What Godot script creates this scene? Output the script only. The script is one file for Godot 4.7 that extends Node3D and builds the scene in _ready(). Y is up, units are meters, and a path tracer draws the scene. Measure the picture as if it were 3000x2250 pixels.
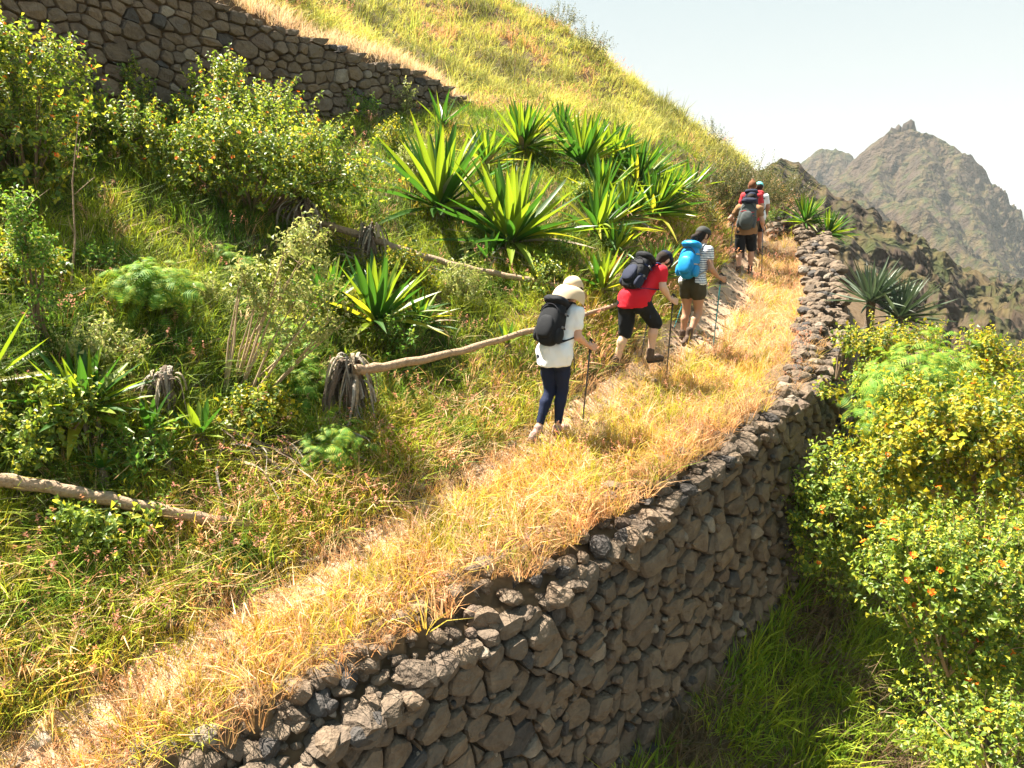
extends Node3D
# A hiking trail along a terraced hillside: hikers, dry-stone walls, agaves, lantana, mountains beyond.

# hillside shape: control points x, z and spline weight
var hill_points := PackedFloat32Array([-3.182, -3.478, -0.235313713, -2.805, -4.027, -0.135990408, -2.465, -4.612, -0.085792952, -1.941, -5.280, -0.015511069, -1.220, -6.049, -0.056787595, -0.478, -6.976, -0.180339472, 0.456, -8.062, -0.007214304, 1.032, -8.908, -0.087421102, 1.989, -10.180, -0.180358021, 3.022, -11.843, -0.175400073, 4.058, -14.026, -0.198612471, 4.847, -16.184, -0.235064015, 5.783, -18.773, -0.342696617, 6.394, -20.559, -0.957132108, -2.059, -3.519, 0.085226634, -1.702, -3.813, 0.024202553, -1.319, -4.124, 0.018218169, -0.814, -4.528, 0.011337278, -0.369, -4.941, 0.017504877, 0.067, -5.269, 0.008372796, 0.450, -5.600, 0.007950969, 0.892, -6.066, 0.013985047, 1.376, -6.517, 0.009205245, 1.798, -6.939, 0.008635757, 2.251, -7.430, 0.009210802, 2.678, -7.882, 0.009004719, 3.259, -8.521, 0.032065278, 3.745, -9.136, 0.012092238, 4.361, -10.082, 0.020587070, 4.948, -11.098, 0.023579058, 5.559, -12.484, 0.050891045, 6.545, -15.078, 0.061725247, 7.224, -17.186, 0.083732825, 7.953, -19.497, 0.095843010, 8.238, -20.632, -0.055028776, -0.043, -12.031, 0.011488773, -1.095, -12.633, -0.021174084, -0.040, -10.979, -0.115987261, 0.913, -10.404, 0.247266762, 1.257, -11.281, 0.061619720, 2.223, -12.541, 0.152243666, 3.508, -14.846, 0.164105010, -2.698, -11.143, -0.019193451, -3.658, -10.121, 0.038883735, -4.472, -9.303, -0.050500299, -5.214, -8.725, -0.037513148, -2.715, -8.731, -0.127061808, -1.698, -9.028, 0.095356529, -3.688, -7.992, 0.106229605, -4.539, -7.393, -0.028847729, -1.726, -7.691, -0.065642404, -0.809, -8.258, -0.009765795, -3.013, -6.753, 0.024744574, -3.710, -6.271, 0.140994432, -4.370, -5.981, -0.065579382, -3.878, -5.389, -0.053135461, -3.210, -5.764, -0.051864940, -2.402, -6.074, -0.039479210, -1.530, -6.656, 0.021495620, -0.942, -7.153, 0.220478861, -3.439, -4.605, 0.075292822, -2.845, -4.921, 0.037288320, -3.079, -4.052, 0.202732169, -4.212, -11.889, -0.002955444, -2.463, -13.766, 0.021164406, -5.160, -10.993, -0.024526048, -5.756, -9.632, 0.093831796, -0.924, -14.913, -0.025258950, 0.443, -17.343, -0.031248458, 1.335, -15.852, 0.043727383, 2.261, -15.748, -0.053557010, 3.314, -16.283, 0.107340137, 4.447, -17.631, 0.114104158, 5.666, -19.707, 0.350106981, 6.857, -20.781, 0.529589031, 1.399, -19.547, 0.065313822, 2.527, -19.446, -0.026262765, 3.880, -19.268, 0.025355507, 5.537, -20.666, 0.276626844, -1.138, -18.657, -0.033144766, -2.490, -17.767, 0.119387578, -4.149, -15.787, -0.088656742, -4.962, -14.199, 0.015757778, -4.010, -17.539, -0.049620107, -3.172, -18.242, -0.126554668, -4.623, -17.018, 0.110241146, -3.545, -20.545, 0.030295305, -1.260, -20.818, 0.047067427, -1.487, -24.838, -0.038271081, -0.259, -28.818, 0.014790013, 1.332, -28.078, -0.014404063, 2.705, -27.363, 0.068286763, 3.567, -26.638, -0.039774126, 4.392, -25.954, -0.009968903, 5.327, -25.276, 0.066254731, 6.076, -24.588, -0.066223710, 6.928, -23.939, 0.029773626, 7.463, -23.311, 0.128568873, -0.073, -21.214, -0.096313721, 1.261, -23.426, 0.062763523, 2.602, -23.245, -0.096099819, 3.854, -22.599, 0.040741632, 5.165, -22.422, -0.052040357, -4.478, -26.379, 0.002076284, -2.568, -29.602, 0.018271271, -6.651, -19.957, 0.009117004, -6.880, -15.618, 0.020082661, 8.149, -23.156, -0.096641988, 2.741, -32.818, -0.020082153, 5.741, -38.818, -0.021402623, 5.705, -31.363, 0.036747296, 8.705, -37.363, 0.042172191, 7.392, -29.954, -0.026893593, 10.392, -35.954, -0.029897041, 9.076, -28.588, 0.000367561, 12.076, -34.588, 0.006074421, 10.463, -27.311, 0.002144638, 13.463, -33.311, -0.017467745, -14.000, -22.000, -0.004890018, -12.000, -14.000, -0.021182159, -13.000, -9.000, 0.012665415, -9.000, -6.000, -0.089135728, -8.000, -4.000, 0.112223559, -6.000, -2.500, 0.010259481])
var hill_plane := Vector3(11.8807091, -0.5005599, 0.016958)
var trail_line := PackedVector3Array([Vector3(-3.18, -3.4, -3.48), Vector3(-2.8, -3.3, -4.03), Vector3(-2.47, -3.19, -4.61), Vector3(-1.94, -3.05, -5.28), Vector3(-1.22, -2.87, -6.05), Vector3(-0.48, -2.68, -6.98), Vector3(0.46, -2.44, -8.06), Vector3(1.03, -2.29, -8.91), Vector3(1.99, -2.09, -10.18), Vector3(3.02, -1.91, -11.84), Vector3(4.06, -1.66, -14.03), Vector3(4.85, -1.43, -16.18), Vector3(5.78, -1.04, -18.77), Vector3(6.39, -0.77, -20.56)])
var terrace_wall_line := PackedVector3Array([Vector3(-2.06, -3.38, -3.52), Vector3(-1.7, -3.31, -3.81), Vector3(-1.32, -3.23, -4.12), Vector3(-0.81, -3.13, -4.53), Vector3(-0.37, -3.03, -4.94), Vector3(0.07, -2.94, -5.27), Vector3(0.45, -2.86, -5.6), Vector3(0.89, -2.76, -6.07), Vector3(1.38, -2.65, -6.52), Vector3(1.8, -2.55, -6.94), Vector3(2.25, -2.45, -7.43), Vector3(2.68, -2.36, -7.88), Vector3(3.26, -2.23, -8.52), Vector3(3.74, -2.17, -9.14), Vector3(4.36, -2.07, -10.08), Vector3(4.95, -1.9, -11.1), Vector3(5.56, -1.67, -12.48), Vector3(6.54, -1.24, -15.08), Vector3(7.22, -0.91, -17.19), Vector3(7.95, -0.57, -19.5), Vector3(8.24, -0.41, -20.63)])
var upper_wall_line := PackedVector3Array([Vector3(-6.85, 1.54, -9.18), Vector3(-6.34, 1.54, -10), Vector3(-5.75, 1.55, -11.03), Vector3(-4.94, 1.48, -12.45), Vector3(-3.7, 1.47, -13.99), Vector3(-2.28, 1.86, -16.03), Vector3(-1.44, 2.03, -17.09), Vector3(-0.84, 2.15, -17.94)])
var upper_wall_height := PackedFloat32Array([1.2, 1.5, 1.66, 1.75, 1.38, 0.8, 0.38, 0.06])

var rng := RandomNumberGenerator.new()
var mats := {}
var used_names := {}
var triangles := 0
const GX := -16.0
const GZ := -44.0
const GC := 0.25
const GNX := 144
const GNZ := 170
var g_base := PackedFloat32Array()
var g_trail := PackedFloat32Array()
var g_wall := PackedFloat32Array()
var g_upper := PackedFloat32Array()
var lumps := FastNoiseLite.new()
var patches := FastNoiseLite.new()

# ---------------------------------------------------------------- helpers
func rf(a: float, b: float) -> float:
	return rng.randf_range(a, b)

class Geo:
	var v := PackedVector3Array()
	var n := PackedVector3Array()
	var c := PackedColorArray()
	var i := PackedInt32Array()
	var tint := Color.WHITE
	func add(p: Vector3) -> int:
		v.append(p)
		c.append(tint)
		return v.size() - 1
	func tri(a: int, b: int, d: int) -> void:
		i.append(a); i.append(b); i.append(d)
	func quad(a: int, b: int, d: int, e: int) -> void:
		i.append(a); i.append(b); i.append(d)
		i.append(a); i.append(d); i.append(e)
	func smooth() -> void:
		n.resize(v.size())
		n.fill(Vector3.ZERO)
		for k in range(0, i.size(), 3):
			var a := i[k]; var b := i[k + 1]; var d := i[k + 2]
			var m := (v[d] - v[a]).cross(v[b] - v[a])
			n[a] += m; n[b] += m; n[d] += m
		for k in n.size():
			n[k] = n[k].normalized()
	func mesh(smoothed := true, colored := false) -> ArrayMesh:
		var arr := []
		arr.resize(Mesh.ARRAY_MAX)
		arr[Mesh.ARRAY_VERTEX] = v
		if smoothed:
			if n.size() != v.size():
				smooth()
			arr[Mesh.ARRAY_NORMAL] = n
		if colored:
			arr[Mesh.ARRAY_COLOR] = c
		arr[Mesh.ARRAY_INDEX] = i
		var m := ArrayMesh.new()
		if i.size() > 0:
			m.add_surface_from_arrays(Mesh.PRIMITIVE_TRIANGLES, arr)
		return m
	func join(o: Geo, t: Transform3D) -> void:
		var at := v.size()
		for p in o.v:
			v.append(t * p)
		c.append_array(o.c)
		for k in o.i:
			i.append(k + at)
	# a bent tube through points with a radius at each
	func tube(ps: Array, rs: Array, sides := 7, cap := true) -> void:
		var first := v.size()
		var up := Vector3(0.31, 0.9, 0.27).normalized()
		for k in ps.size():
			var d: Vector3 = (ps[mini(k + 1, ps.size() - 1)] - ps[maxi(k - 1, 0)])
			d = d.normalized()
			var sx := up.cross(d)
			if sx.length() < 0.05:
				sx = Vector3(1, 0, 0.2).cross(d)
			sx = sx.normalized()
			var sy := d.cross(sx)
			for j in sides:
				var a := TAU * j / sides
				add(ps[k] + (sx * cos(a) + sy * sin(a)) * float(rs[k]))
		for k in ps.size() - 1:
			for j in sides:
				var a := first + k * sides + j
				var b := first + k * sides + (j + 1) % sides
				quad(a, b, b + sides, a + sides)
		if cap:
			var e0 := add(ps[0])
			var e1 := add(ps[ps.size() - 1])
			var last := first + (ps.size() - 1) * sides
			for j in sides:
				tri(e0, first + (j + 1) % sides, first + j)
				tri(e1, last + j, last + (j + 1) % sides)

func numbered(called: String) -> String:
	if not used_names.has(called):
		used_names[called] = 0
		return called
	used_names[called] += 1
	return "%s_%03d" % [called, used_names[called]]

func tag(o: Node, label: String, category: String, group := "", kind := "") -> Node:
	o.set_meta("label", label)
	o.set_meta("category", category)
	if group:
		o.set_meta("group", group)
	if kind:
		o.set_meta("kind", kind)
	return o

func thing(called: String, label: String, category: String, at := Vector3.ZERO, group := "") -> Node3D:
	var o := Node3D.new()
	o.name = numbered(called)
	add_child(o)
	o.position = at
	tag(o, label, category, group)
	return o

func part(called: String, m: Mesh, mat: Material, parent: Node, t := Transform3D()) -> MeshInstance3D:
	var o := MeshInstance3D.new()
	o.name = called if parent != self else numbered(called)
	o.mesh = m
	o.material_override = mat
	o.transform = t
	parent.add_child(o, true)
	return o

func structure(called: String, m: Mesh, mat: Material) -> MeshInstance3D:
	var o := part(called, m, mat, self)
	o.set_meta("kind", "structure")
	return o

func copies(called: String, m: Mesh, mat: Material, where: Array, tints: Array, parent: Node) -> MultiMeshInstance3D:
	var mm := MultiMesh.new()
	mm.transform_format = MultiMesh.TRANSFORM_3D
	mm.use_colors = tints.size() > 0
	mm.mesh = m
	mm.instance_count = where.size()
	for k in where.size():
		mm.set_instance_transform(k, where[k])
	if tints.size() > 0:
		for k in where.size():
			mm.set_instance_color(k, tints[k])
	var o := MultiMeshInstance3D.new()
	o.name = called if parent != self else numbered(called)
	o.multimesh = mm
	o.material_override = mat
	parent.add_child(o, true)
	return o

# many copies of a small shape written out as one mesh (its colours times the tint of each copy)
func scatter(called: String, shapes: Array, mat: Material, where: Array, which: PackedInt32Array, tints: PackedColorArray, parent: Node) -> MeshInstance3D:
	var v := PackedVector3Array()
	var c := PackedColorArray()
	var ix := PackedInt32Array()
	for k in where.size():
		var g: Geo = shapes[which[k]]
		var t: Transform3D = where[k]
		var at := v.size()
		v.append_array(t * g.v)
		var q := tints[k]
		var gc := g.c
		for j in gc.size():
			var e := gc[j]
			c.append(Color(e.r * q.r, e.g * q.g, e.b * q.b))
		for j in g.i:
			ix.append(j + at)
	var arr := []
	arr.resize(Mesh.ARRAY_MAX)
	arr[Mesh.ARRAY_VERTEX] = v
	arr[Mesh.ARRAY_COLOR] = c
	arr[Mesh.ARRAY_INDEX] = ix
	var m := ArrayMesh.new()
	m.add_surface_from_arrays(Mesh.PRIMITIVE_TRIANGLES, arr)
	triangles += ix.size() / 3
	return part(called, m, mat, parent)

func noise_texture(sz: int, freq: float, sd: int, ramp: Array, octaves := 4, kind := FastNoiseLite.TYPE_SIMPLEX_SMOOTH) -> NoiseTexture2D:
	var t := NoiseTexture2D.new()
	t.width = sz
	t.height = sz
	t.seamless = true
	var f := FastNoiseLite.new()
	f.noise_type = kind
	f.seed = sd
	f.frequency = freq
	f.fractal_octaves = octaves
	f.fractal_gain = 0.6
	t.noise = f
	if ramp.size():
		var g := Gradient.new()
		var off := PackedFloat32Array()
		var col := PackedColorArray()
		for k in ramp.size():
			off.append(float(k) / (ramp.size() - 1))
			col.append(ramp[k])
		g.offsets = off
		g.colors = col
		t.color_ramp = g
	return t

func srgb(r: float, g: float, b: float) -> Color:
	return Color(r, g, b).linear_to_srgb()

func plain(name_: String, c: Color, rough := 0.8, spec := 0.3) -> StandardMaterial3D:
	var m := StandardMaterial3D.new()
	m.resource_name = name_
	m.albedo_color = c
	m.roughness = rough
	m.metallic_specular = spec
	mats[name_] = m
	return m

# a material whose colour is multiplied by a triplanar texture and which has a fine relief
func grained(name_: String, c: Color, tex: Texture2D, bump: Texture2D, scale: float, relief: float, rough := 0.9, world := true) -> StandardMaterial3D:
	var m := plain(name_, c, rough, 0.25)
	m.albedo_texture = tex
	m.uv1_triplanar = true
	m.uv1_world_triplanar = world
	m.uv1_scale = Vector3.ONE * scale
	if bump:
		m.heightmap_enabled = true
		m.heightmap_texture = bump
		m.heightmap_scale = relief
	return m

func leafy(name_: String, c: Color, back: Color, rough := 0.55, spec := 0.35) -> StandardMaterial3D:
	var m := plain(name_, c, rough, spec)
	m.backlight_enabled = true
	m.backlight = back
	m.vertex_color_use_as_albedo = true
	m.cull_mode = BaseMaterial3D.CULL_DISABLED
	return m

# ---------------------------------------------------------------- the lie of the land
func side_of(line: PackedVector3Array, x: float, z: float, run_on: bool) -> Vector2:
	# (signed distance, place along the line in segments); positive on the right going along the line
	var best := 1e9
	var out := Vector2.ZERO
	var last := line.size() - 2
	for k in line.size() - 1:
		var ax := line[k].x; var az := line[k].z
		var bx := line[k + 1].x - ax; var bz := line[k + 1].z - az
		var t := ((x - ax) * bx + (z - az) * bz) / (bx * bx + bz * bz)
		var lo := 0.0 if k > 0 or not run_on else -9.0
		var hi := 1.0 if k < last or not run_on else 9.0
		t = clampf(t, lo, hi)
		var dx := x - ax - t * bx; var dz := z - az - t * bz
		var d := dx * dx + dz * dz
		if d < best:
			best = d
			var s := bx * (z - az) - bz * (x - ax)
			out = Vector2(sqrt(d) * (1.0 if s > 0 else -1.0), k + t)
	return out

func bake_land() -> void:
	lumps.seed = 5
	lumps.frequency = 0.55
	lumps.fractal_octaves = 3
	patches.seed = 11
	patches.frequency = 0.35
	patches.fractal_octaves = 3
	var n := hill_points.size() / 3
	g_base.resize(GNX * GNZ)
	g_trail.resize(GNX * GNZ)
	g_wall.resize(GNX * GNZ)
	g_upper.resize(GNX * GNZ)
	for j in GNZ:
		for i in GNX:
			var x := GX + i * GC
			var z := GZ + j * GC
			var y := hill_plane.x + hill_plane.y * x + hill_plane.z * z
			for k in n:
				var dx := x - hill_points[k * 3]
				var dz := z - hill_points[k * 3 + 1]
				var r := dx * dx + dz * dz
				if r > 1e-9:
					y += hill_points[k * 3 + 2] * 0.5 * r * log(r)
			var at := j * GNX + i
			g_base[at] = y
			g_trail[at] = side_of(trail_line, x, z, true).x
			g_wall[at] = side_of(terrace_wall_line, x, z, true).x

func look(g: PackedFloat32Array, x: float, z: float) -> float:
	var fx := clampf((x - GX) / GC, 0.0, GNX - 1.001)
	var fz := clampf((z - GZ) / GC, 0.0, GNZ - 1.001)
	var i := int(fx); var j := int(fz)
	fx -= i; fz -= j
	var a := j * GNX + i
	return lerpf(lerpf(g[a], g[a + 1], fx), lerpf(g[a + GNX], g[a + GNX + 1], fx), fz)

func upper_step(x: float, z: float) -> Vector2:
	# (distance above the upper wall line, height of the step there)
	var s := side_of(upper_wall_line, x, z, true)
	var k := clampf(s.y, 0.0, upper_wall_line.size() - 1.0)
	var i := mini(int(k), upper_wall_line.size() - 2)
	var hgt := lerpf(upper_wall_height[i], upper_wall_height[i + 1], k - i)
	if s.y > upper_wall_line.size() - 1.0:
		hgt = 0.0
	return Vector2(-s.x, hgt)

func ground_y(x: float, z: float) -> float:
	var u := upper_step(x, z)
	var y := look(g_base, x, z) + u.y * clampf((u.x - 0.22) / 0.25, 0.0, 1.0)
	var away := clampf((absf(look(g_trail, x, z)) - 0.5) / 1.2, 0.0, 1.0)
	return y + lumps.get_noise_2d(x, z) * 0.16 * away

# the ground outside the terrace wall, falling away to the valley
func outer_y(x: float, z: float) -> float:
	var s := side_of(terrace_wall_line, x, z, true)
	var k := clampf(s.y, 0.0, terrace_wall_line.size() - 1.0)
	var i := mini(int(k), terrace_wall_line.size() - 2)
	var top := lerpf(terrace_wall_line[i].y, terrace_wall_line[i + 1].y, k - i)
	top += (s.y - k) * 0.1
	var q := maxf(s.x, 0.0)
	var y := top - 1.95 - 0.62 * minf(q, 2.2) - 0.62 * maxf(q - 2.2, 0.0)
	return y + lumps.get_noise_2d(x + 40.0, z) * 0.2 * clampf(q - 0.4, 0.0, 1.0)

func sheet(x0: float, x1: float, z0: float, z1: float, cell: float, f: Callable, keep: Callable) -> Geo:
	var g := Geo.new()
	var nx := int((x1 - x0) / cell) + 1
	var nz := int((z1 - z0) / cell) + 1
	var ids := PackedInt32Array()
	ids.resize(nx * nz)
	ids.fill(-1)
	for j in nz:
		for i in nx:
			var x := x0 + i * cell
			var z := z0 + j * cell
			if keep.call(x, z):
				ids[j * nx + i] = g.add(Vector3(x, f.call(x, z), z))
	for j in nz - 1:
		for i in nx - 1:
			var a := ids[j * nx + i]; var b := ids[j * nx + i + 1]
			var c := ids[(j + 1) * nx + i]; var d := ids[(j + 1) * nx + i + 1]
			if a >= 0 and b >= 0 and c >= 0 and d >= 0:
				g.quad(a, b, d, c)
	return g

func build_land() -> void:
	var soil := noise_texture(512, 0.02, 3, [srgb(0.35, 0.3, 0.24), srgb(0.75, 0.7, 0.62), srgb(1, 0.95, 0.85)], 5)
	var soil_b := noise_texture(512, 0.03, 4, [], 5)
	var earth := grained("earth", srgb(0.15, 0.108, 0.07), soil, null, 0.8, 0.0)
	var g := sheet(-16.0, 17.0, -40.0, -2.2, 0.16, func(x, z):
		var y: float = ground_y(x, z)
		var w: float = look(g_wall, x, z)
		return y - 3.0 * clampf((w + 0.3) / 0.2, 0.0, 1.0), func(x, z): return look(g_wall, x, z) < 0.15)
	structure("hillside", g.mesh(), earth)
	var g2 := sheet(-2.8, 30.0, -40.0, 1.6, 0.3, outer_y, func(x, z): return side_of(terrace_wall_line, x, z, true).x > -0.25)
	structure("slope_below_wall", g2.mesh(), earth)
	# the trodden path
	var dust := noise_texture(512, 0.018, 8, [srgb(0.5, 0.42, 0.36), srgb(0.85, 0.8, 0.75), srgb(1, 1, 1)], 5)
	var pm := grained("path_dust", srgb(0.48, 0.35, 0.25), dust, null, 1.4, 0.0)
	var p := Geo.new()
	var ring := []
	var steps := 150
	var total := trail_line.size() - 1
	for k in steps + 1:
		var t := float(k) / steps * total
		var i := mini(int(t), total - 1)
		var fr := t - i
		var a := trail_line[maxi(i - 1, 0)]; var b := trail_line[i]; var c := trail_line[i + 1]; var d := trail_line[mini(i + 2, total)]
		var q := b.cubic_interpolate(c, a, d, fr)
		var dir := (c - b).lerp((d - a) * 0.5, 0.5)
		dir.y = 0
		dir = dir.normalized()
		var nn := Vector3(-dir.z, 0, dir.x)
		var row := []
		for j in 9:
			var o := (j / 8.0 - 0.5) * ((0.4 if q.z > -10.2 else 0.72) + 0.4 * lumps.get_noise_2d(k * 0.3, 7.0 if j > 4 else 20.0))
			var e := q + nn * o
			e.y = ground_y(e.x, e.z) + 0.012 - (0.04 if j == 0 or j == 8 else 0.0) + 0.035 * lumps.get_noise_2d(e.x * 6.0, e.z * 6.0)
			row.append(p.add(e))
		ring.append(row)
	for k in steps:
		for j in 8:
			p.quad(ring[k][j], ring[k][j + 1], ring[k + 1][j + 1], ring[k + 1][j])
	structure("path", p.mesh(), pm)
	# pebbles trodden into it
	var shapes := []
	for k in 4:
		shapes.append(rock_geo(500 + k))
	var where := []
	var which := PackedInt32Array()
	var tints := PackedColorArray()
	for k in 1100:
		var t := rf(0.5, total - 0.2) if k < 420 else rf(8.0, total - 0.2)
		var i := int(t)
		var q := trail_line[i].lerp(trail_line[i + 1], t - i)
		q += Vector3(rf(-0.34, 0.34), 0, rf(-0.22, 0.22))
		q.y = ground_y(q.x, q.z) + 0.006
		var s := rf(0.01, 0.032) * (1.0 if rf(0, 1) < 0.9 else 2.2)
		where.append(Transform3D(Basis.from_euler(Vector3(rf(-0.3, 0.3), rf(0, TAU), rf(-0.3, 0.3))) * Basis.from_scale(Vector3(s * 1.5, s * 0.6, s)), q))
		which.append(rng.randi_range(0, 3))
		var c := rf(0.12, 0.32)
		tints.append(Color(c, c * 0.8, c * 0.62))
	var pb := plain("pebble", Color.WHITE, 0.9, 0.2)
	pb.vertex_color_use_as_albedo = true
	var holder := thing("path_pebbles", "small pale stones trodden into the dusty path", "pebbles")
	holder.set_meta("kind", "stuff")
	scatter("pebbles", shapes, pb, where, which, tints, holder)

# ---------------------------------------------------------------- dry-stone walls
func stone_materials(prefix: String, dim: float) -> Array:
	var tex := noise_texture(512, 0.012, 21, [srgb(0.28, 0.26, 0.25), srgb(0.46, 0.44, 0.42), srgb(0.58, 0.56, 0.53), srgb(0.66, 0.64, 0.6), srgb(1, 1, 0.97)], 6)
	var bmp := noise_texture(512, 0.03, 22, [], 6)
	var out := []
	for c in [Vector3(0.275, 0.215, 0.165), Vector3(0.23, 0.182, 0.145), Vector3(0.31, 0.235, 0.175), Vector3(0.13, 0.12, 0.118), Vector3(0.42, 0.36, 0.3), Vector3(0.245, 0.185, 0.148)]:
		out.append(grained(prefix + "_stone_%d" % out.size(), srgb(c.x * dim, c.y * dim, c.z * dim), tex, bmp, 1.3, 2.2, 0.92))
	return out

# cells of a wall face: sites in a jittered running bond, each cell cut out by its neighbours
func cells(length: float, tall: Callable, w: float, h: float) -> Array:
	var sites := []
	var rows := {}
	var row := 0
	var y := 0.0
	while y < 4.0:
		var x := -0.2 - rf(0, w)
		var list := []
		while x < length + 0.2:
			var step := w * rf(0.55, 1.5)
			x += step * 0.5
			if y < float(tall.call(x)) - h * 0.25:
				var big := rf(0.0, 1.0)
				list.append(sites.size())
				sites.append(Vector3(x, y + h * 0.5 + rf(-0.3, 0.3) * h, w * w * (0.5 if big > 0.84 else (-0.28 if big < 0.35 else 0.0))))
			x += step * 0.5
		rows[row] = list
		row += 1
		y += h
	var out := []
	for r in row:
		for s in rows[r]:
			var p: Vector3 = sites[s]
			var top: float = tall.call(p.x) + rf(-0.09, 0.1)
			var poly := [Vector2(p.x - w * 1.6, p.y - h * 1.7), Vector2(p.x + w * 1.6, p.y - h * 1.7), Vector2(p.x + w * 1.6, minf(p.y + h * 1.7, maxf(top, p.y + h * 0.3))), Vector2(p.x - w * 1.6, minf(p.y + h * 1.7, maxf(top + rf(-0.05, 0.05), p.y + h * 0.3)))]
			for rr in range(r - 2, r + 3):
				if not rows.has(rr):
					continue
				for o in rows[rr]:
					if o == s:
						continue
					var q: Vector3 = sites[o]
					if absf(q.x - p.x) > w * 3.2:
						continue
					# weighted half plane, with heights counted stronger so that stones lie flat
					var ky := 1.5
					var d := Vector2(q.x - p.x, (q.y - p.y) * ky)
					var lim := 0.5 * d.dot(d) + 0.5 * (p.z - q.z)
					var nx := d.x; var ny := d.y * ky
					var cut := []
					var m := poly.size()
					for k in m:
						var a: Vector2 = poly[k]
						var b: Vector2 = poly[(k + 1) % m]
						var da := (a.x - p.x) * nx + (a.y - p.y) * ny - lim
						var db := (b.x - p.x) * nx + (b.y - p.y) * ny - lim
						if da <= 0:
							cut.append(a)
						if (da < 0 and db > 0) or (da > 0 and db < 0):
							cut.append(a.lerp(b, da / (da - db)))
					poly = cut
					if poly.size() < 3:
						break
				if poly.size() < 3:
					break
			if poly.size() >= 3:
				out.append(poly)
	return out

# one stone of a wall: a cell given depth, its face broken into a few planes
func wall_stone(poly: Array, gap: float, back: float, proud: float, f: Callable) -> Dictionary:
	var mid := Vector2.ZERO
	for p in poly:
		mid += p
	mid /= poly.size()
	var size := 0.0
	for p in poly:
		size = maxf(size, mid.distance_to(p))
	if size < 0.035:
		return {}
	# rounder outline: corners cut
	var out := []
	var m := poly.size()
	for k in m:
		var a: Vector2 = poly[k]; var b: Vector2 = poly[(k + 1) % m]
		var e := a.distance_to(b)
		if e < 0.02:
			out.append((a + b) * 0.5)
			continue
		var c := clampf(rf(0.08, 0.27), 0.0, 0.45)
		out.append(a.lerp(b, c))
		if e > 0.06:
			out.append(a.lerp(b, 1.0 - clampf(rf(0.08, 0.27), 0.0, 0.45)))
	m = out.size()
	if m < 4:
		return {}
	var planes := []
	for k in 4:
		var a := rf(0, TAU)
		planes.append(Vector3(cos(a) * rf(0.1, 0.75), sin(a) * rf(0.1, 0.75), proud + size * rf(0.06, 0.3)))
	planes.append(Vector3(rf(-0.15, 0.15), rf(-0.25, 0.1), proud + size * 0.14))
	var g := Geo.new()
	var rings := [[0.9, -back], [1.0, -0.5 * back], [1.0, 0.0], [0.9, 1.0], [0.55, 1.0]]
	var shrink := maxf(0.6, 1.0 - gap / size)
	var jag := []
	for k in m:
		jag.append(rf(0.93, 1.04))
	for r in rings.size():
		for k in m:
			var d: Vector2 = (out[k] - mid) * shrink * rings[r][0] * (jag[k] if r > 0 else 1.0)
			var z: float = rings[r][1]
			if r >= 3:
				z = 10.0
				for pl in planes:
					z = minf(z, pl.x * d.x + pl.y * d.y + pl.z)
				z = maxf(z, proud * 0.5 - 0.02) + rf(-0.004, 0.004)
			elif r == 2:
				z = 10.0
				for pl in planes:
					z = minf(z, pl.x * d.x + pl.y * d.y + pl.z)
				z = minf(z - size * 0.16, proud - size * 0.05)
			g.add(f.call(mid.x + d.x, mid.y + d.y, z))
	var zc := 10.0
	for pl in planes:
		zc = minf(zc, pl.z)
	var c := g.add(f.call(mid.x, mid.y, zc))
	for r in rings.size() - 1:
		for k in m:
			var a := r * m + k; var b := r * m + (k + 1) % m
			g.quad(a, a + m, b + m, b)
	var l := (rings.size() - 1) * m
	for k in m:
		g.tri(l + k, c, l + (k + 1) % m)
	return {"geo": g, "size": size, "mid": mid}

func add_stones(wall: Node3D, stones: Array, ms: Array, most: int, called: String) -> void:
	stones.sort_custom(func(a, b): return a.show > b.show)
	var rest := []
	for k in ms.size():
		rest.append(Geo.new())
	var left := 0
	for k in stones.size():
		var s: Dictionary = stones[k]
		if k < most:
			var o := part(called, s.geo.mesh(false), ms[s.mat], wall)
		else:
			rest[s.mat].join(s.geo, Transform3D())
			left += 1
	if left > 0:
		for k in ms.size():
			if rest[k].v.size():
				var o := part("small_" + called + "s", rest[k].mesh(false), ms[k], wall)
				o.set_meta("kind", "stuff")

func along(line: PackedVector3Array) -> Dictionary:
	# an even run along a line: points, right-hand normals and lengths
	var ps := PackedVector3Array()
	for k in line.size() - 1:
		var a := line[maxi(k - 1, 0)]; var b := line[k]; var c := line[k + 1]; var d := line[mini(k + 2, line.size() - 1)]
		for j in 12:
			ps.append(b.cubic_interpolate(c, a, d, j / 12.0))
	ps.append(line[line.size() - 1])
	var ls := PackedFloat32Array([0.0])
	for k in range(1, ps.size()):
		var d := ps[k] - ps[k - 1]
		ls.append(ls[k - 1] + Vector2(d.x, d.z).length())
	var ns := PackedVector3Array()
	for k in ps.size():
		var d := ps[mini(k + 5, ps.size() - 1)] - ps[maxi(k - 5, 0)]
		ns.append(Vector3(-d.z, 0, d.x).normalized())
	return {"p": ps, "l": ls, "n": ns, "length": ls[ls.size() - 1]}

func on_line(run: Dictionary, s: float) -> Array:
	var ls: PackedFloat32Array = run.l
	var k := clampi(ls.bsearch(s) - 1, 0, ls.size() - 2)
	var t := (s - ls[k]) / (ls[k + 1] - ls[k])
	var p: Vector3 = run.p[k].lerp(run.p[k + 1], t)
	var n: Vector3 = run.n[k].lerp(run.n[k + 1], clampf(t, 0, 1)).normalized()
	return [p, n]

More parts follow.
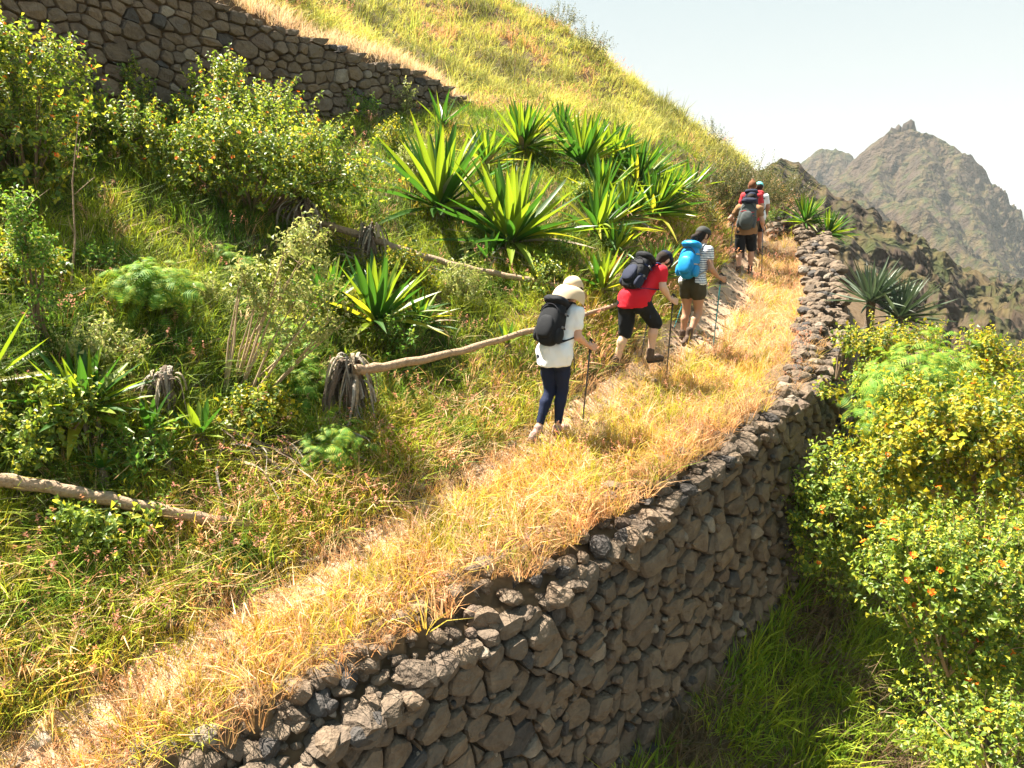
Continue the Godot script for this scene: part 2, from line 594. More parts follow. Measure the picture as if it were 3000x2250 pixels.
# a few angular loose rocks, shared by all rubble
func rock_geo(sd: int) -> Geo:
	var r := RandomNumberGenerator.new()
	r.seed = sd
	var g := Geo.new()
	var ps := []
	for k in 9:
		ps.append([Vector3(r.randfn(), r.randfn(), r.randfn()).normalized(), r.randf_range(0.62, 0.95)])
	var n := 7
	var rows := 6
	for j in rows + 1:
		var a := PI * j / rows - PI / 2
		for i in n:
			var b := TAU * (i + 0.5 * (j % 2)) / n
			var d := Vector3(cos(a) * cos(b), sin(a), cos(a) * sin(b))
			var m := 1.0
			for q in ps:
				var c: float = d.dot(q[0])
				if c > 0.05:
					m = minf(m, q[1] / c)
			g.add(d * m + Vector3(r.randf_range(-0.04, 0.04), r.randf_range(-0.04, 0.04), r.randf_range(-0.04, 0.04)))
	for j in rows:
		for i in n:
			var a := j * n + i; var b := j * n + (i + 1) % n
			var e := a + n; var f := b + n
			if j % 2 == 0:
				g.tri(a, e, b); g.tri(b, e, f)
			else:
				g.tri(a, e, f); g.tri(a, f, b)
	return g

func build_walls() -> void:
	var ms := stone_materials("wall", 0.86)
	var rocks := []
	var rock_geos := []
	for k in 10:
		rock_geos.append(rock_geo(100 + k))
		rocks.append(rock_geos[k].mesh(false))
	# --- the wall that carries the trail
	var run := along(terrace_wall_line)
	var wall := thing("terrace_wall", "tall grey-brown dry-stone wall holding up the trail, curving uphill", "stone wall", terrace_wall_line[8])
	var base := terrace_wall_line[8]
	var len_: float = run.length
	var far_from := 12.3
	var hgt := func(s): return 2.1
	var settle := func(s): return lerpf(0.2, 0.04, clampf(float(s) / 7.0, 0.0, 1.0))
	var face := func(s, y, z):
		var e := on_line(run, s)
		var p: Vector3 = e[0]
		var n: Vector3 = e[1]
		return p + n * (float(z) + (2.1 - float(y)) * 0.16 - 0.05) + Vector3(0, float(y) - 2.2 - settle.call(s), 0) - base
	var stones := []
	for poly in cells(len_, hgt, 0.2, 0.145):
		var cx: float = poly[0].x
		var s := wall_stone(poly, 0.013, 0.2, rf(-0.045, 0.06), face)
		if s.is_empty():
			continue
		var m := clampi(int(absf(rng.randfn(0.0, 1.8))), 0, 5)
		var at: Vector3 = face.call(s.mid.x, s.mid.y, 0.0) + base
		stones.append({"geo": s.geo, "mat": m, "show": s.size / at.length() * (0.3 if at.y < -0.75 * -at.z - 0.4 or s.mid.x > 11.5 else 1.0)})
	print("terrace stones ", stones.size(), " length ", len_)
	add_stones(wall, stones, ms, 300, "stone")
	# dark earth and small fill behind the face
	var core := Geo.new()
	var prev := []
	for k in 60:
		var s := len_ * k / 59.0
		var row := []
		for e in [[0.0, -0.07], [2.12, -0.1], [2.25, -0.4], [2.25, -0.62]]:
			row.append(core.add(face.call(s, e[0], e[1])))
		if prev.size():
			for j in 3:
				core.quad(prev[j], row[j], row[j + 1], prev[j + 1])
		prev = row
	part("core", core.mesh(), mats.earth, wall)
	# loose rubble on the top, and the capping of the far stretch
	var loose := []
	for k in 1300:
		var s := (far_from * pow(rf(0.0, 1.0), 1.9) if k < 900 else rf(7.5, far_from)) if k < 1130 else rf(far_from - 0.4, len_)
		var e := on_line(run, s)
		var p: Vector3 = e[0]
		var n: Vector3 = e[1]
		var far := s > far_from
		var inn := pow(rf(0, 1), 0.9) * (0.62 if not far else 0.7) * (1.0 if far or s < 4.0 else (lerpf(1.0, 0.5, clampf((s - 4.0) / 2.0, 0, 1)) if s < 8.0 else lerpf(0.5, 1.1, clampf((s - 8.0) / 2.5, 0, 1))))
		var sz := rf(0.028, 0.065) if rf(0, 1) < 0.66 else rf(0.065, 0.125)
		if far:
			sz = rf(0.06, 0.15)
		if inn < 0.12:
			sz *= 1.3
		var q := p - n * (inn + 0.05)
		var b := Basis.from_euler(Vector3(rf(-0.3, 0.3), rf(0, TAU), rf(-0.3, 0.3))) * Basis.from_scale(Vector3(sz * rf(0.9, 1.5), sz * rf(0.55, 0.85), sz * rf(0.8, 1.1)))
		q.y += (0.0 if far else lerpf(-0.15, 0.05, clampf((inn - 0.05) / 0.32, 0.0, 1.0))) + sz * 0.32 + rf(-0.02, 0.04) - (0.0 if far else settle.call(s) * (1.0 - 0.9 * inn))
		var w := Geo.new()
		w.join(rock_geos[k % 10], Transform3D(b, q - base))
		loose.append({"geo": w, "mat": clampi(int(absf(rng.randfn(0.0, 2.2))), 0, 5), "show": sz / q.length()})
	add_stones(wall, loose, ms, 300, "loose_stone")
	# small stones wedged into the joints of the face
	var wedges := []
	for k in 520:
		var s := rf(0.0, 11.5)
		var y := rf(0.1, 1.95)
		var sz := rf(0.018, 0.045)
		var w := Geo.new()
		w.join(rock_geos[k % 10], Transform3D(Basis.from_euler(Vector3(rf(0, TAU), rf(0, TAU), rf(0, TAU))) * Basis.from_scale(Vector3(sz * 1.4, sz, sz)), face.call(s, y, rf(-0.02, 0.03))))
		wedges.append({"geo": w, "mat": rng.randi_range(0, 5), "show": sz})
	add_stones(wall, wedges, ms, 150, "wedge_stone")
	# the end of the wall turns in towards the hill
	var turn_in := []
	for k in 70:
		var t := rf(0, 1)
		var q := Vector3(lerpf(7.75, 6.75, t), 0, -20.25 - 0.25 * sin(t * 3.0) + rf(-0.2, 0.2))
		var sz := rf(0.07, 0.16)
		q.y = ground_y(q.x, q.z) + rf(0.0, 0.34) * (1.0 - 0.4 * t)
		var w := Geo.new()
		w.join(rock_geos[k % 10], Transform3D(Basis.from_euler(Vector3(rf(-0.3, 0.3), rf(0, TAU), rf(-0.3, 0.3))) * Basis.from_scale(Vector3(sz * 1.4, sz * 0.7, sz)), q - base))
		turn_in.append({"geo": w, "mat": rng.randi_range(0, 5), "show": sz})
	add_stones(wall, turn_in, ms, 70, "end_stone")
	# inner side of the far stretch, standing above the grass
	var inner := []
	var hin := func(s): return 0.42
	var face_in := func(s, y, z):
		var e := on_line(run, far_from + float(s))
		var p: Vector3 = e[0]
		var n: Vector3 = e[1]
		return p - n * (0.66 + float(z)) + Vector3(0, float(y) - 0.46, 0) - base
	for poly in cells(len_ - far_from, hin, 0.26, 0.15):
		var s := wall_stone(poly, 0.01, 0.2, rf(-0.02, 0.03), face_in)
		if not s.is_empty():
			inner.append({"geo": s.geo, "mat": rng.randi_range(0, 5), "show": s.size})
	add_stones(wall, inner, ms, 120, "inner_stone")
	# --- the upper wall across the slope
	var um := ms
	var run2 := along(upper_wall_line)
	var base2 := upper_wall_line[4]
	var up := thing("upper_wall", "long dark dry-stone wall across the slope, above the orange-flowered shrubs", "stone wall", base2)
	var hgt2 := func(s):
		var f := clampf(float(s) / float(run2.length), 0.0, 1.0)
		var e := on_line(run2, s)
		var st := upper_step(e[0].x, e[0].z)
		return st.y + 0.5 + 0.05 * sin(float(s) * 2.3)
	var face2 := func(s, y, z):
		var e := on_line(run2, s)
		var p: Vector3 = e[0]
		var n: Vector3 = e[1]
		return p + n * (float(z) + 0.1 - float(y) * 0.12) + Vector3(0, float(y) - 0.4, 0) - base2
	var st2 := []
	for poly in cells(run2.length + 0.3, hgt2, 0.25, 0.155):
		var s := wall_stone(poly, 0.012, 0.25, rf(-0.03, 0.04), face2)
		if s.is_empty():
			continue
		var at: Vector3 = face2.call(s.mid.x, s.mid.y, 0.0) + base2
		st2.append({"geo": s.geo, "mat": clampi(int(absf(rng.randfn(0.0, 1.9))), 0, 5), "show": s.size / at.length() * (0.2 if at.x / -at.z < -0.66 else 1.0)})
	print("upper stones ", st2.size())
	add_stones(up, st2, um, 300, "stone")
	var core2 := Geo.new()
	prev = []
	for k in 40:
		var s: float = run2.length * k / 39.0
		var row := []
		var hh: float = hgt2.call(s)
		for e in [[0.0, -0.08], [hh - 0.06, -0.08], [hh - 0.1, -0.5]]:
			row.append(core2.add(face2.call(s, e[0], e[1])))
		if prev.size():
			for j in 2:
				core2.quad(prev[j], row[j], row[j + 1], prev[j + 1])
		prev = row
	part("core", core2.mesh(), mats.earth, up)

# ---------------------------------------------------------------- grasses
func blade(g: Geo, root: Vector3, dir: Vector3, length: float, width: float, bend: float, segs := 2) -> void:
	var flat := Vector3(dir.x, 0, dir.z)
	if flat.length() < 0.01:
		flat = Vector3(1, 0, 0)
	flat = flat.normalized()
	var across := Vector3(-flat.z, 0, flat.x).rotated(dir.normalized(), rf(-0.9, 0.9))
	var p := root
	var d := dir.normalized()
	var a := g.add(p - across * width * 0.5)
	var b := g.add(p + across * width * 0.5)
	for k in segs:
		p += d * length / segs
		d = (d + (flat * 0.8 + Vector3.DOWN * 0.75) * bend / segs).normalized()
		if k == segs - 1:
			var t := g.add(p)
			g.tri(a, t, b)
		else:
			var w := width * (1.0 - 0.75 * float(k + 1) / segs) * 0.5
			var a2 := g.add(p - across * w)
			var b2 := g.add(p + across * w)
			g.quad(a, a2, b2, b)
			a = a2
			b = b2

func tuft(n: int, l0: float, l1: float, w: float, spread: float, bend: float, lean: float, pal: Array) -> Geo:
	var g := Geo.new()
	for k in n:
		var a := rf(0, TAU)
		var r := spread * sqrt(rf(0, 1))
		g.tint = pal[rng.randi_range(0, pal.size() - 1)]
		var out := Vector3(cos(a), 0, sin(a))
		var dir := Vector3.UP + out * lean * rf(0.1, 1.0) + Vector3(rf(-0.25, 0.25), 0, rf(-0.25, 0.25))
		blade(g, out * r - Vector3(0, 0.03, 0), dir, rf(l0, l1), w * rf(0.7, 1.3), bend * rf(0.4, 1.5))
	return g

func seed_heads(n: int, l0: float, l1: float) -> Geo:
	var g := Geo.new()
	for k in n:
		var a := rf(0, TAU)
		var out := Vector3(cos(a), 0, sin(a))
		var d := (Vector3.UP + out * rf(0.1, 0.5)).normalized()
		var l := rf(l0, l1)
		g.tint = Color(0.75, 0.62, 0.36)
		var base := out * rf(0.0, 0.06) - Vector3(0, 0.03, 0)
		blade(g, base, d, l, 0.0035, 0.35)
		var tip := base + d * l * 0.86 + (out * 0.8 + Vector3.DOWN * 0.75).normalized() * 0.0
		var hl := rf(0.07, 0.13)
		for j in 14:
			var t := rf(0, 1)
			var aa := rf(0, TAU)
			var e := Vector3(cos(aa), rf(0.1, 0.9), sin(aa)).normalized()
			var q := tip + d * (t - 0.35) * hl + e * 0.026 * (1.1 - t * 0.8) * rf(0.2, 1.0)
			var s := rf(0.006, 0.012)
			var u := e.cross(Vector3(0.3, 0.5, 0.8)).normalized() * s * 0.5
			g.tint = Color(1.0, 1.0, 1.0).lerp(Color(1.15, 0.85, 0.8), rf(0, 1))
			var i0 := g.add(q - u); var i1 := g.add(q + e * s * 1.6); var i2 := g.add(q + u); var i3 := g.add(q - e * s * 0.6)
			g.quad(i0, i1, i2, i3)
	return g

func in_view(p: Vector3, margin: float) -> bool:
	var d := -p.z * 0.97437 - p.y * 0.22495
	if d < 0.8:
		return false
	var yy := (p.y * 0.97437 - p.z * 0.22495 * 1.0)
	var v := (p.y * 0.97437 + -p.z * 0.22495) / d
	return absf(p.x / d) < 0.675 + margin and absf(v) < 0.506 + margin

func ground_normal(x: float, z: float) -> Vector3:
	var e := 0.25
	return Vector3(look(g_base, x - e, z) - look(g_base, x + e, z), 2.0 * e, look(g_base, x, z - e) - look(g_base, x, z + e)).normalized()

func stand(p: Vector3, up: Vector3, s: float, sy: float) -> Transform3D:
	var b := Basis(Vector3.UP, rf(0, TAU))
	var q := Quaternion(Vector3.UP, up)
	return Transform3D(Basis(q) * b * Basis.from_scale(Vector3(s, sy, s)), p)

func mixc(a: Color, b: Color, t: float) -> Color:
	return a.lerp(b, clampf(t, 0.0, 1.0))

func build_grass() -> void:
	var gm := leafy("grass_blade", Color.WHITE, srgb(0.85, 0.85, 0.85), 0.6, 0.3)
	var sm := leafy("seed_head", Color.WHITE, srgb(0.7, 0.7, 0.7), 0.8, 0.1)
	var pal := [Color(1, 1, 1), Color(0.8, 0.85, 0.7), Color(1.15, 1.1, 1.0), Color(0.9, 0.75, 0.6), Color(0.7, 0.8, 0.6), Color(1.05, 0.95, 0.7)]
	var kinds := {"lush": [], "fine": [], "seed": [], "soft": []}
	for k in 4:
		kinds.lush.append(tuft(15, 0.2, 0.5, 0.010, 0.05, 1.2, 0.65, pal))
		kinds.fine.append(tuft(19, 0.14, 0.34, 0.0055, 0.055, 0.9, 0.65, pal))
		kinds.seed.append(seed_heads(4, 0.3, 0.5))
		kinds.soft.append(tuft(17, 0.28, 0.55, 0.016, 0.1, 1.5, 0.8, pal))
	var green := Color(0.11, 0.205, 0.026)
	var deep := Color(0.035, 0.08, 0.018)
	var lime := Color(0.36, 0.42, 0.035)
	var gold := Color(0.62, 0.43, 0.085)
	var tan_ := Color(0.66, 0.37, 0.185)
	var straw := Color(0.76, 0.58, 0.39)
	var brown := Color(0.22, 0.135, 0.065)
	var pink := Color(0.58, 0.32, 0.21)
	var rose := Color(0.66, 0.36, 0.28)
	var field := {}
	for zone in ["trail", "bank", "hill", "gully"]:
		field[zone] = {}
		for kd in kinds:
			field[zone][kd] = [[], PackedInt32Array(), PackedColorArray()]
	var put := func(zone: String, kd: String, t: Transform3D, c: Color):
		var l: Array = field[zone][kd]
		l[0].append(t)
		l[1].append(rng.randi_range(0, 3))
		var q := rf(0.8, 1.2)
		l[2].append(Color(c.r * q * rf(0.93, 1.07), c.g * q, c.b * q))
	var count := 0
	# walk over the hillside in rings of the needed density
	var z := -40.0
	while z < -2.4:
		var dist := -z
		var step := 0.075 if dist < 8.0 else (0.095 if dist < 12.0 else (0.125 if dist < 18.0 else 0.21))
		var x := -16.0
		while x < 12.0:
			x += step
			var px := x + rf(-0.5, 0.5) * step
			var pz := z + rf(-0.5, 0.5) * step
			var w := look(g_wall, px, pz)
			if w > -0.18:
				continue
			var y0 := look(g_base, px, pz)
			if not in_view(Vector3(px, y0 + 0.8, pz), 0.12):
				continue
			var u := upper_step(px, pz)
			if u.x > -0.12 and u.x < 0.42 and u.y > 0.25:
				continue
			var p := Vector3(px, ground_y(px, pz), pz)
			var tr := look(g_trail, px, pz)
			var n := ground_normal(px, pz)
			var upv := (Vector3.UP * 1.6 + n).normalized()
			var m := patches.get_noise_2d(px * 2.2, pz * 2.2)
			var m2 := patches.get_noise_2d(px * 6.0 + 50.0, pz * 6.0)
			var far_trail := pz < -10.6
			if absf(tr + 0.04) < (0.3 if far_trail else 0.2) + 0.16 * m2:
				var keepp := (0.06 if far_trail else 0.95)
				if rf(0, 1) < keepp:
					put.call("trail", "fine", stand(p, (upv + Vector3(rf(-1.6, 1.6), 0, rf(-1.6, 1.6))).normalized(), rf(0.8, 1.3), rf(0.4, 0.9)), mixc(straw, tan_, rf(0, 1)) if m2 < 0.2 else mixc(gold, lime, rf(0, 0.6)))
				continue
			if tr > 0.0:
				# the dry strip between path and wall
				var bare := (0.44 if pz > -5.6 else (0.22 if pz > -8.6 else (0.3 if pz > -11.0 else 0.6))) + 0.18 * m2
				if w > -bare and rf(0, 1) < 0.92:
					continue
				var edge := clampf(1.0 - (-w - 0.3) / 0.7, 0.0, 1.0)
				var c := mixc(gold, lime, clampf(m * 1.5 + 0.25, 0, 0.75))
				if rf(0, 1) < 0.35 + (0.35 if far_trail else 0.0):
					c = mixc(tan_, straw, rf(0, 1))
				if rf(0, 1) < edge * 0.75:
					c = mixc(tan_, brown, rf(0, 0.9))
				var hh := rf(0.7, 1.15) * (1.0 if edge < 0.5 else 0.75)
				put.call("trail", "fine" if rf(0, 1) < 0.75 else "lush", stand(p, upv, rf(0.8, 1.25), hh), c)
				if rf(0, 1) < (0.13 if not far_trail else 0.32):
					put.call("trail", "seed", stand(p, upv, rf(0.6, 1.0), rf(0.6, 0.95)), mixc(tan_, rose, rf(0, 0.9)))
				continue
			if u.x > 0.0 and u.y > 0.02 and u.x < 1.1:
				put.call("hill", "fine", stand(p, upv, rf(1.1, 1.7), rf(0.9, 1.5)), mixc(straw, tan_, rf(0, 0.5)))
				continue
			var hilly := dist > 17.5 and tr < -2.4 or (u.x > 0.0 and u.y > 0.02) or dist > 22.0
			if hilly:
				if rf(0, 1) < 0.12 and m2 > 0.1:
					continue
				var c := mixc(Color(0.38, 0.4, 0.075), Color(0.5, 0.45, 0.12), rf(0, 1))
				var band := patches.get_noise_2d(px * 0.9 + 9.0, pz * 0.9)
				if band > 0.22:
					c = mixc(c, Color(0.14, 0.15, 0.05), 0.45 + rf(0, 0.5))
				elif band < -0.34 and rf(0, 1) < 0.4:
					c = mixc(tan_, brown, rf(0, 0.6))
				var clump := 0.6 + 1.25 * clampf(patches.get_noise_2d(px * 3.4 + 70.0, pz * 3.4) + 0.32, 0.0, 1.0)
				put.call("hill", "soft", stand(p, upv, rf(0.8, 1.3), rf(0.6, 1.0) * clump * (1.25 if band > 0.22 else 1.0)), c)
				if band < -0.2 and rf(0, 1) < 0.3:
					put.call("hill", "seed", stand(p, upv, rf(1.0, 1.4), rf(0.9, 1.3)), pink)
				continue
			# the bank left of the path
			var near := clampf(1.0 - (-tr - 0.42) / 1.3, 0.0, 1.0)
			var cc := mixc(green, lime, 0.62 + m * 1.6 + rf(-0.3, 0.3))
			if rf(0, 1) < 0.07 + 0.3 * near:
				cc = mixc(lime, gold, rf(0.2, 0.9))
			if rf(0, 1) < 0.05 + near * 0.2:
				cc = mixc(tan_, straw, rf(0, 1))
			if m2 > 0.22 and near < 0.3:
				cc = mixc(cc, deep, 0.8)
			var tall := rf(0.7, 1.2) * (0.8 + 0.45 * clampf(m2 + 0.2, 0, 1))
			put.call("bank", "lush" if rf(0, 1) < 0.72 else "fine", stand(p, upv, rf(0.8, 1.35), tall), cc)
			if rf(0, 1) < 0.012 + near * near * 0.15 + (0.03 if m < -0.15 else 0.0) + (0.3 if pz < -12.0 and near > 0.1 else 0.0):
				put.call("bank", "seed", stand(p, upv, rf(0.7, 1.15), rf(0.7, 1.05)), mixc(pink, rose, rf(0, 1)) if rf(0, 1) < 0.75 else tan_)
		z += step
	# below the wall: long grass in the gully
	z = -14.0
	while z < -2.0:
		var x := -1.0
		while x < 9.0:
			x += 0.12
			var px := x + rf(-0.06, 0.06)
			var pz := z + rf(-0.06, 0.06)
			var w := side_of(terrace_wall_line, px, pz, true).x
			if w < 0.3 or w > 5.0:
				continue
			var p := Vector3(px, outer_y(px, pz), pz)
			if not in_view(p + Vector3(0, 0.3, 0), 0.1):
				continue
			var m2 := patches.get_noise_2d(px * 3.0 + 20.0, pz * 3.0)
			var c := mixc(green, lime, 0.62 + rf(-0.5, 0.4))
			if m2 > 0.2:
				c = mixc(Color(0.24, 0.17, 0.11), Color(0.14, 0.10, 0.06), rf(0, 1))
			put.call("gully", "soft", stand(p, (Vector3.UP + Vector3(rf(-0.2, 0.7), 0, rf(-0.2, 0.4))).normalized(), rf(0.7, 1.2), rf(0.6, 1.15)), c)
		z += 0.12
	var about := {
		"trail": ["trailside_grass", "dry golden and orange grass on both sides of the path, up to the wall"],
		"bank": ["bank_grass", "green and yellow grass on the bank above the path"],
		"hill": ["hill_grass", "pale yellow-green grass covering the hill above the upper wall"],
		"gully": ["gully_grass", "long dark green grass in the shade at the foot of the wall"]}
	for zone in field:
		var o := thing(about[zone][0], about[zone][1], "grass")
		o.set_meta("kind", "stuff")
		for kd in field[zone]:
			var l: Array = field[zone][kd]
			if l[0].size():
				count += l[0].size()
				var nm: String = {"lush": "blades", "fine": "fine_blades", "seed": "seed_heads", "soft": "long_blades"}[kd]
				scatter(nm, kinds[kd], sm if kd == "seed" else gm, l[0], l[1], l[2], o)
	print("tufts ", count, " triangles ", triangles)

# ---------------------------------------------------------------- agaves and their dry remains
var leaf_meshes := []
var dry_meshes := []

# unit leaves from the origin along -Z, 0.1 wide: gutter-shaped with a sharp tip
func make_leaves() -> void:
	for p in [[0.02, 0.55, 0.5], [0.10, 0.5, 0.5], [0.22, 0.42, 0.48], [-0.05, 0.5, 0.52], [0.38, 0.35, 0.45]]:
		var g := Geo.new()
		var segs := 9
		var rows := []
		for k in segs + 1:
			var t := float(k) / segs
			var w := lerpf(0.5, 1.0, sin(t / p[2] * PI / 2)) if t < p[2] else pow(maxf(0.0, 1.0 - (t - p[2]) / (1.0 - p[2])), 0.8)
			var row := []
			for j in 5:
				var s := (j - 2) / 2.0
				g.tint = Color(1, 1, 1).lerp(Color(1.35, 1.2, 0.9), maxf(0.0, absf(s) - 0.5) * 1.4) * (1.0 - 0.06 * (j % 2))
				if t > 0.93:
					g.tint = Color(0.9, 0.55, 0.3)
				row.append(g.add(Vector3(s * w * 0.05, p[1] * 0.055 * w * (absf(s) * 0.6 + s * s * 0.4) - p[0] * t * t, -t)))
			rows.append(row)
		for k in segs:
			for j in 4:
				g.quad(rows[k][j], rows[k + 1][j], rows[k + 1][j + 1], rows[k][j + 1])
		leaf_meshes.append(g.mesh(true, true))
	for k in 5:
		# withered: twisted narrow strips that sag
		var g := Geo.new()
		var segs := 10
		var rows := []
		var ph := k * 1.3
		for q in segs + 1:
			var t := float(q) / segs
			var w := (0.55 + 0.45 * sin(t * PI)) * (1.0 - 0.75 * t * t)
			var tw := sin(t * 4.0 + ph) * 0.9
			var row := []
			for j in 4:
				var s := (j - 1.5) / 1.5
				var e := Vector2(s * w * 0.03, 0.012 * s * s + 0.006 * (j % 2)).rotated(tw)
				row.append(g.add(Vector3(e.x + sin(t * 5.0 + ph) * 0.05 * t, e.y - (0.1 + 0.08 * k) * t * t + 0.03 * sin(t * 7.0 + ph), -t)))
			rows.append(row)
		for q in segs:
			for j in 3:
				g.quad(rows[q][j], rows[q + 1][j], rows[q + 1][j + 1], rows[q][j + 1])
		dry_meshes.append(g.mesh())

func leaf_basis(dir: Vector3, l: float, w: float, roll: float) -> Basis:
	var f := dir.normalized()
	var up := Vector3.UP if absf(f.y) < 0.97 else Vector3(f.z, 0, -f.x).normalized()
	var r := f.cross(up).normalized()
	var u := r.cross(f).normalized()
	r = r.rotated(f, roll)
	u = u.rotated(f, roll)
	return Basis(r * w * 10.0, u * l, -f * l)

# a rosette: called, label, place of the crown, leaf length, width, leaf count, style
func agave(called: String, label: String, at: Vector3, foot: Vector3, l: float, w: float, n: int, opts := {}) -> Node3D:
	var t := thing(called, label, "agave", foot, opts.get("group", ""))
	var c := at - foot
	var tilt: Vector3 = opts.get("tilt", Vector3(0.1, 0, 0.05))
	var grey: bool = opts.get("grey", false)
	var low: float = opts.get("low", -0.15)
	var turn := rf(0, TAU)
	for k in n:
		var f := (k + 0.5) / n
		var az := turn + k * 2.39996 + rf(-0.25, 0.25)
		var el := lerpf(1.5, low, pow(f, 1.1)) + rf(-0.16, 0.16)
		var dir := Vector3(cos(az) * cos(el), sin(el), sin(az) * cos(el)) + tilt * (0.4 + f)
		var ll := l * lerpf(0.72, 1.0, sin(minf(f * 1.6 + 0.15, 1.0) * PI / 2)) * rf(0.82, 1.08)
		var kind: int = [0, 0, 1, 3][rng.randi_range(0, 3)] if f < 0.55 else [0, 1, 1, 2, 4][rng.randi_range(0, 4)]
		if grey:
			kind = [0, 3, 0, 1][rng.randi_range(0, 3)]
		var m: Material
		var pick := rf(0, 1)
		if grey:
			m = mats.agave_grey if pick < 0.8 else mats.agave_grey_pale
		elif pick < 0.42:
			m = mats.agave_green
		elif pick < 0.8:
			m = mats.agave_lime  # lime leaves also carry sunlit yellow, put into the leaf colour
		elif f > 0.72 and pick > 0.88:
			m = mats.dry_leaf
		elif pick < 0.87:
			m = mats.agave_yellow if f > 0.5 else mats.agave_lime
		elif pick < 0.96 or f < 0.7:
			m = mats.agave_green
		else:
			m = mats.agave_pale
		var start := c + Vector3(cos(az), 0, sin(az)) * 0.05 * l + Vector3(0, -0.06 * l * f, 0)
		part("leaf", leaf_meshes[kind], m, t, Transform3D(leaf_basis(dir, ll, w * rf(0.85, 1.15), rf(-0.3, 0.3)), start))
	for e in opts.get("extra", []):
		part("leaf", leaf_meshes[e[2]], mats[e[3]], t, Transform3D(leaf_basis(e[0], e[1], w * 1.1, 0.1), c))
	var trunk := Geo.new()
	trunk.tube([Vector3(0, -0.12, 0), c * 0.5, c, c + Vector3(0, 0.06 * l, 0) + tilt * 0.05], [0.075 * l + 0.02, 0.07 * l + 0.02, 0.075 * l + 0.01, 0.03 * l], 9)
	part("trunk", trunk.mesh(), mats.dry_bark, t)
	var skirt: int = opts.get("skirt", 0)
	var sl: float = opts.get("skirt_length", 0.8)
	for k in skirt:
		var az := turn + k * 2.39996 + rf(-0.3, 0.3)
		var el := rf(-1.35, -0.75)
		var dir := Vector3(cos(az) * cos(el), sin(el), sin(az) * cos(el))
		var ll := sl * rf(0.6, 1.1)
		part("dry_leaf", dry_meshes[rng.randi_range(0, 4)], [mats.dry_leaf, mats.dry_leaf_grey, mats.dry_leaf_dark][rng.randi_range(0, 2)], t,
			Transform3D(leaf_basis(dir, ll, ll * rf(0.07, 0.13), rf(-0.6, 0.6)), c + Vector3(cos(az) * 0.06 * l, -rf(0.0, 0.12), sin(az) * 0.06 * l)))
	return t

# a dead plant: long grey strips that hang from a collapsed crown and trail on the ground
func dead_plant(label: String, at: Vector3, hgt: float, n: int, spread: float) -> void:
	var t := thing("dead_agave", label, "dead plant", at)
	var stump := Geo.new()
	stump.tube([Vector3(0, -0.1, 0), Vector3(0.02, hgt * 0.4, 0), Vector3(-0.03, hgt * 0.75, 0.02)], [0.09, 0.08, 0.06], 9)
	part("stump", stump.mesh(), mats.dry_bark, t)
	for k in n:
		var az := rf(0, TAU)
		var out := Vector3(cos(az), 0, sin(az))
		var g := Geo.new()
		var w := rf(0.007, 0.03)
		var top := Vector3(rf(-0.09, 0.09), hgt * rf(0.62, 1.0), rf(-0.09, 0.09))
		var reach := spread * rf(0.2, 1.15)
		var rise := rf(0.0, 0.09)
		var tail := rf(0.0, 0.3)
		var tw := rf(-1.6, 1.6)
		var wob := rf(0.01, 0.045)
		var short := rf(0.45, 1.0) if rf(0, 1) < 0.45 else 1.0
		var rows := []
		for q in 13:
			var s := q / 12.0 * short
			# out of the crown, over and down, then along the ground
			var o := reach * sin(minf(s * 2.2, PI / 2)) + tail * maxf(0.0, s - 0.8) * 3.0
			var p := top + out * o + Vector3(0, rise * sin(minf(s * 5.0, PI)) - top.y * pow(clampf((s - 0.1) / 0.78, 0.0, 1.0), 1.4), 0)
			p += Vector3(sin(s * 7.0 + az * 3.0), 0.4 * sin(s * 9.0 + az), cos(s * 6.0 + az * 2.0)) * wob * s
			p.y = maxf(p.y, 0.01 + 0.02 * sin(az * 5.0 + q))
			var side := Vector3(-out.z, 0.25 * sin(tw * s * 3.0), out.x).rotated(Vector3.UP, tw * s).normalized()
			var ww := w * (0.65 + 0.5 * sin(s * PI)) * (1.0 - 0.55 * s)
			rows.append([g.add(p - side * ww), g.add(p + out * ww * 0.5 + Vector3(0, ww * 0.3, 0)), g.add(p + side * ww)])
		for q in 12:
			for j in 2:
				g.quad(rows[q][j], rows[q + 1][j], rows[q + 1][j + 1], rows[q][j + 1])
		part("dry_leaf", g.mesh(), [mats.dry_leaf, mats.dry_leaf_grey, mats.dry_leaf_grey, mats.dry_leaf_dark, mats.dry_leaf_dark][rng.randi_range(0, 4)], t)

# withered leaves lying in a heap on the bank
func leaf_litter(label: String, spots: Array, n: int, l: float) -> void:
	var t := thing("fallen_leaves", label, "dry leaves", on_ground(spots[0].x, spots[0].y))
	for k in n:
		var f := rf(0, spots.size() - 1.001)
		var i := int(f)
		var q: Vector2 = spots[i].lerp(spots[i + 1], f - i) + Vector2(rng.randfn() * 0.12, rng.randfn() * 0.12)
		var p := on_ground(q.x, q.y) + Vector3(0, rf(0.03, 0.22), 0)
		var az := rf(-0.6, 0.9) if rf(0, 1) < 0.7 else rf(0, TAU)
		var ll := l * rf(0.5, 1.2)
		var dir := Vector3(cos(az), rf(-0.5, 0.1), sin(az))
		part("dry_leaf", dry_meshes[rng.randi_range(0, 4)], [mats.dry_leaf, mats.dry_leaf_grey, mats.dry_leaf_dark][rng.randi_range(0, 2)], t, Transform3D(leaf_basis(dir, ll, ll * rf(0.06, 0.12), rf(-1, 1)), p - t.position))

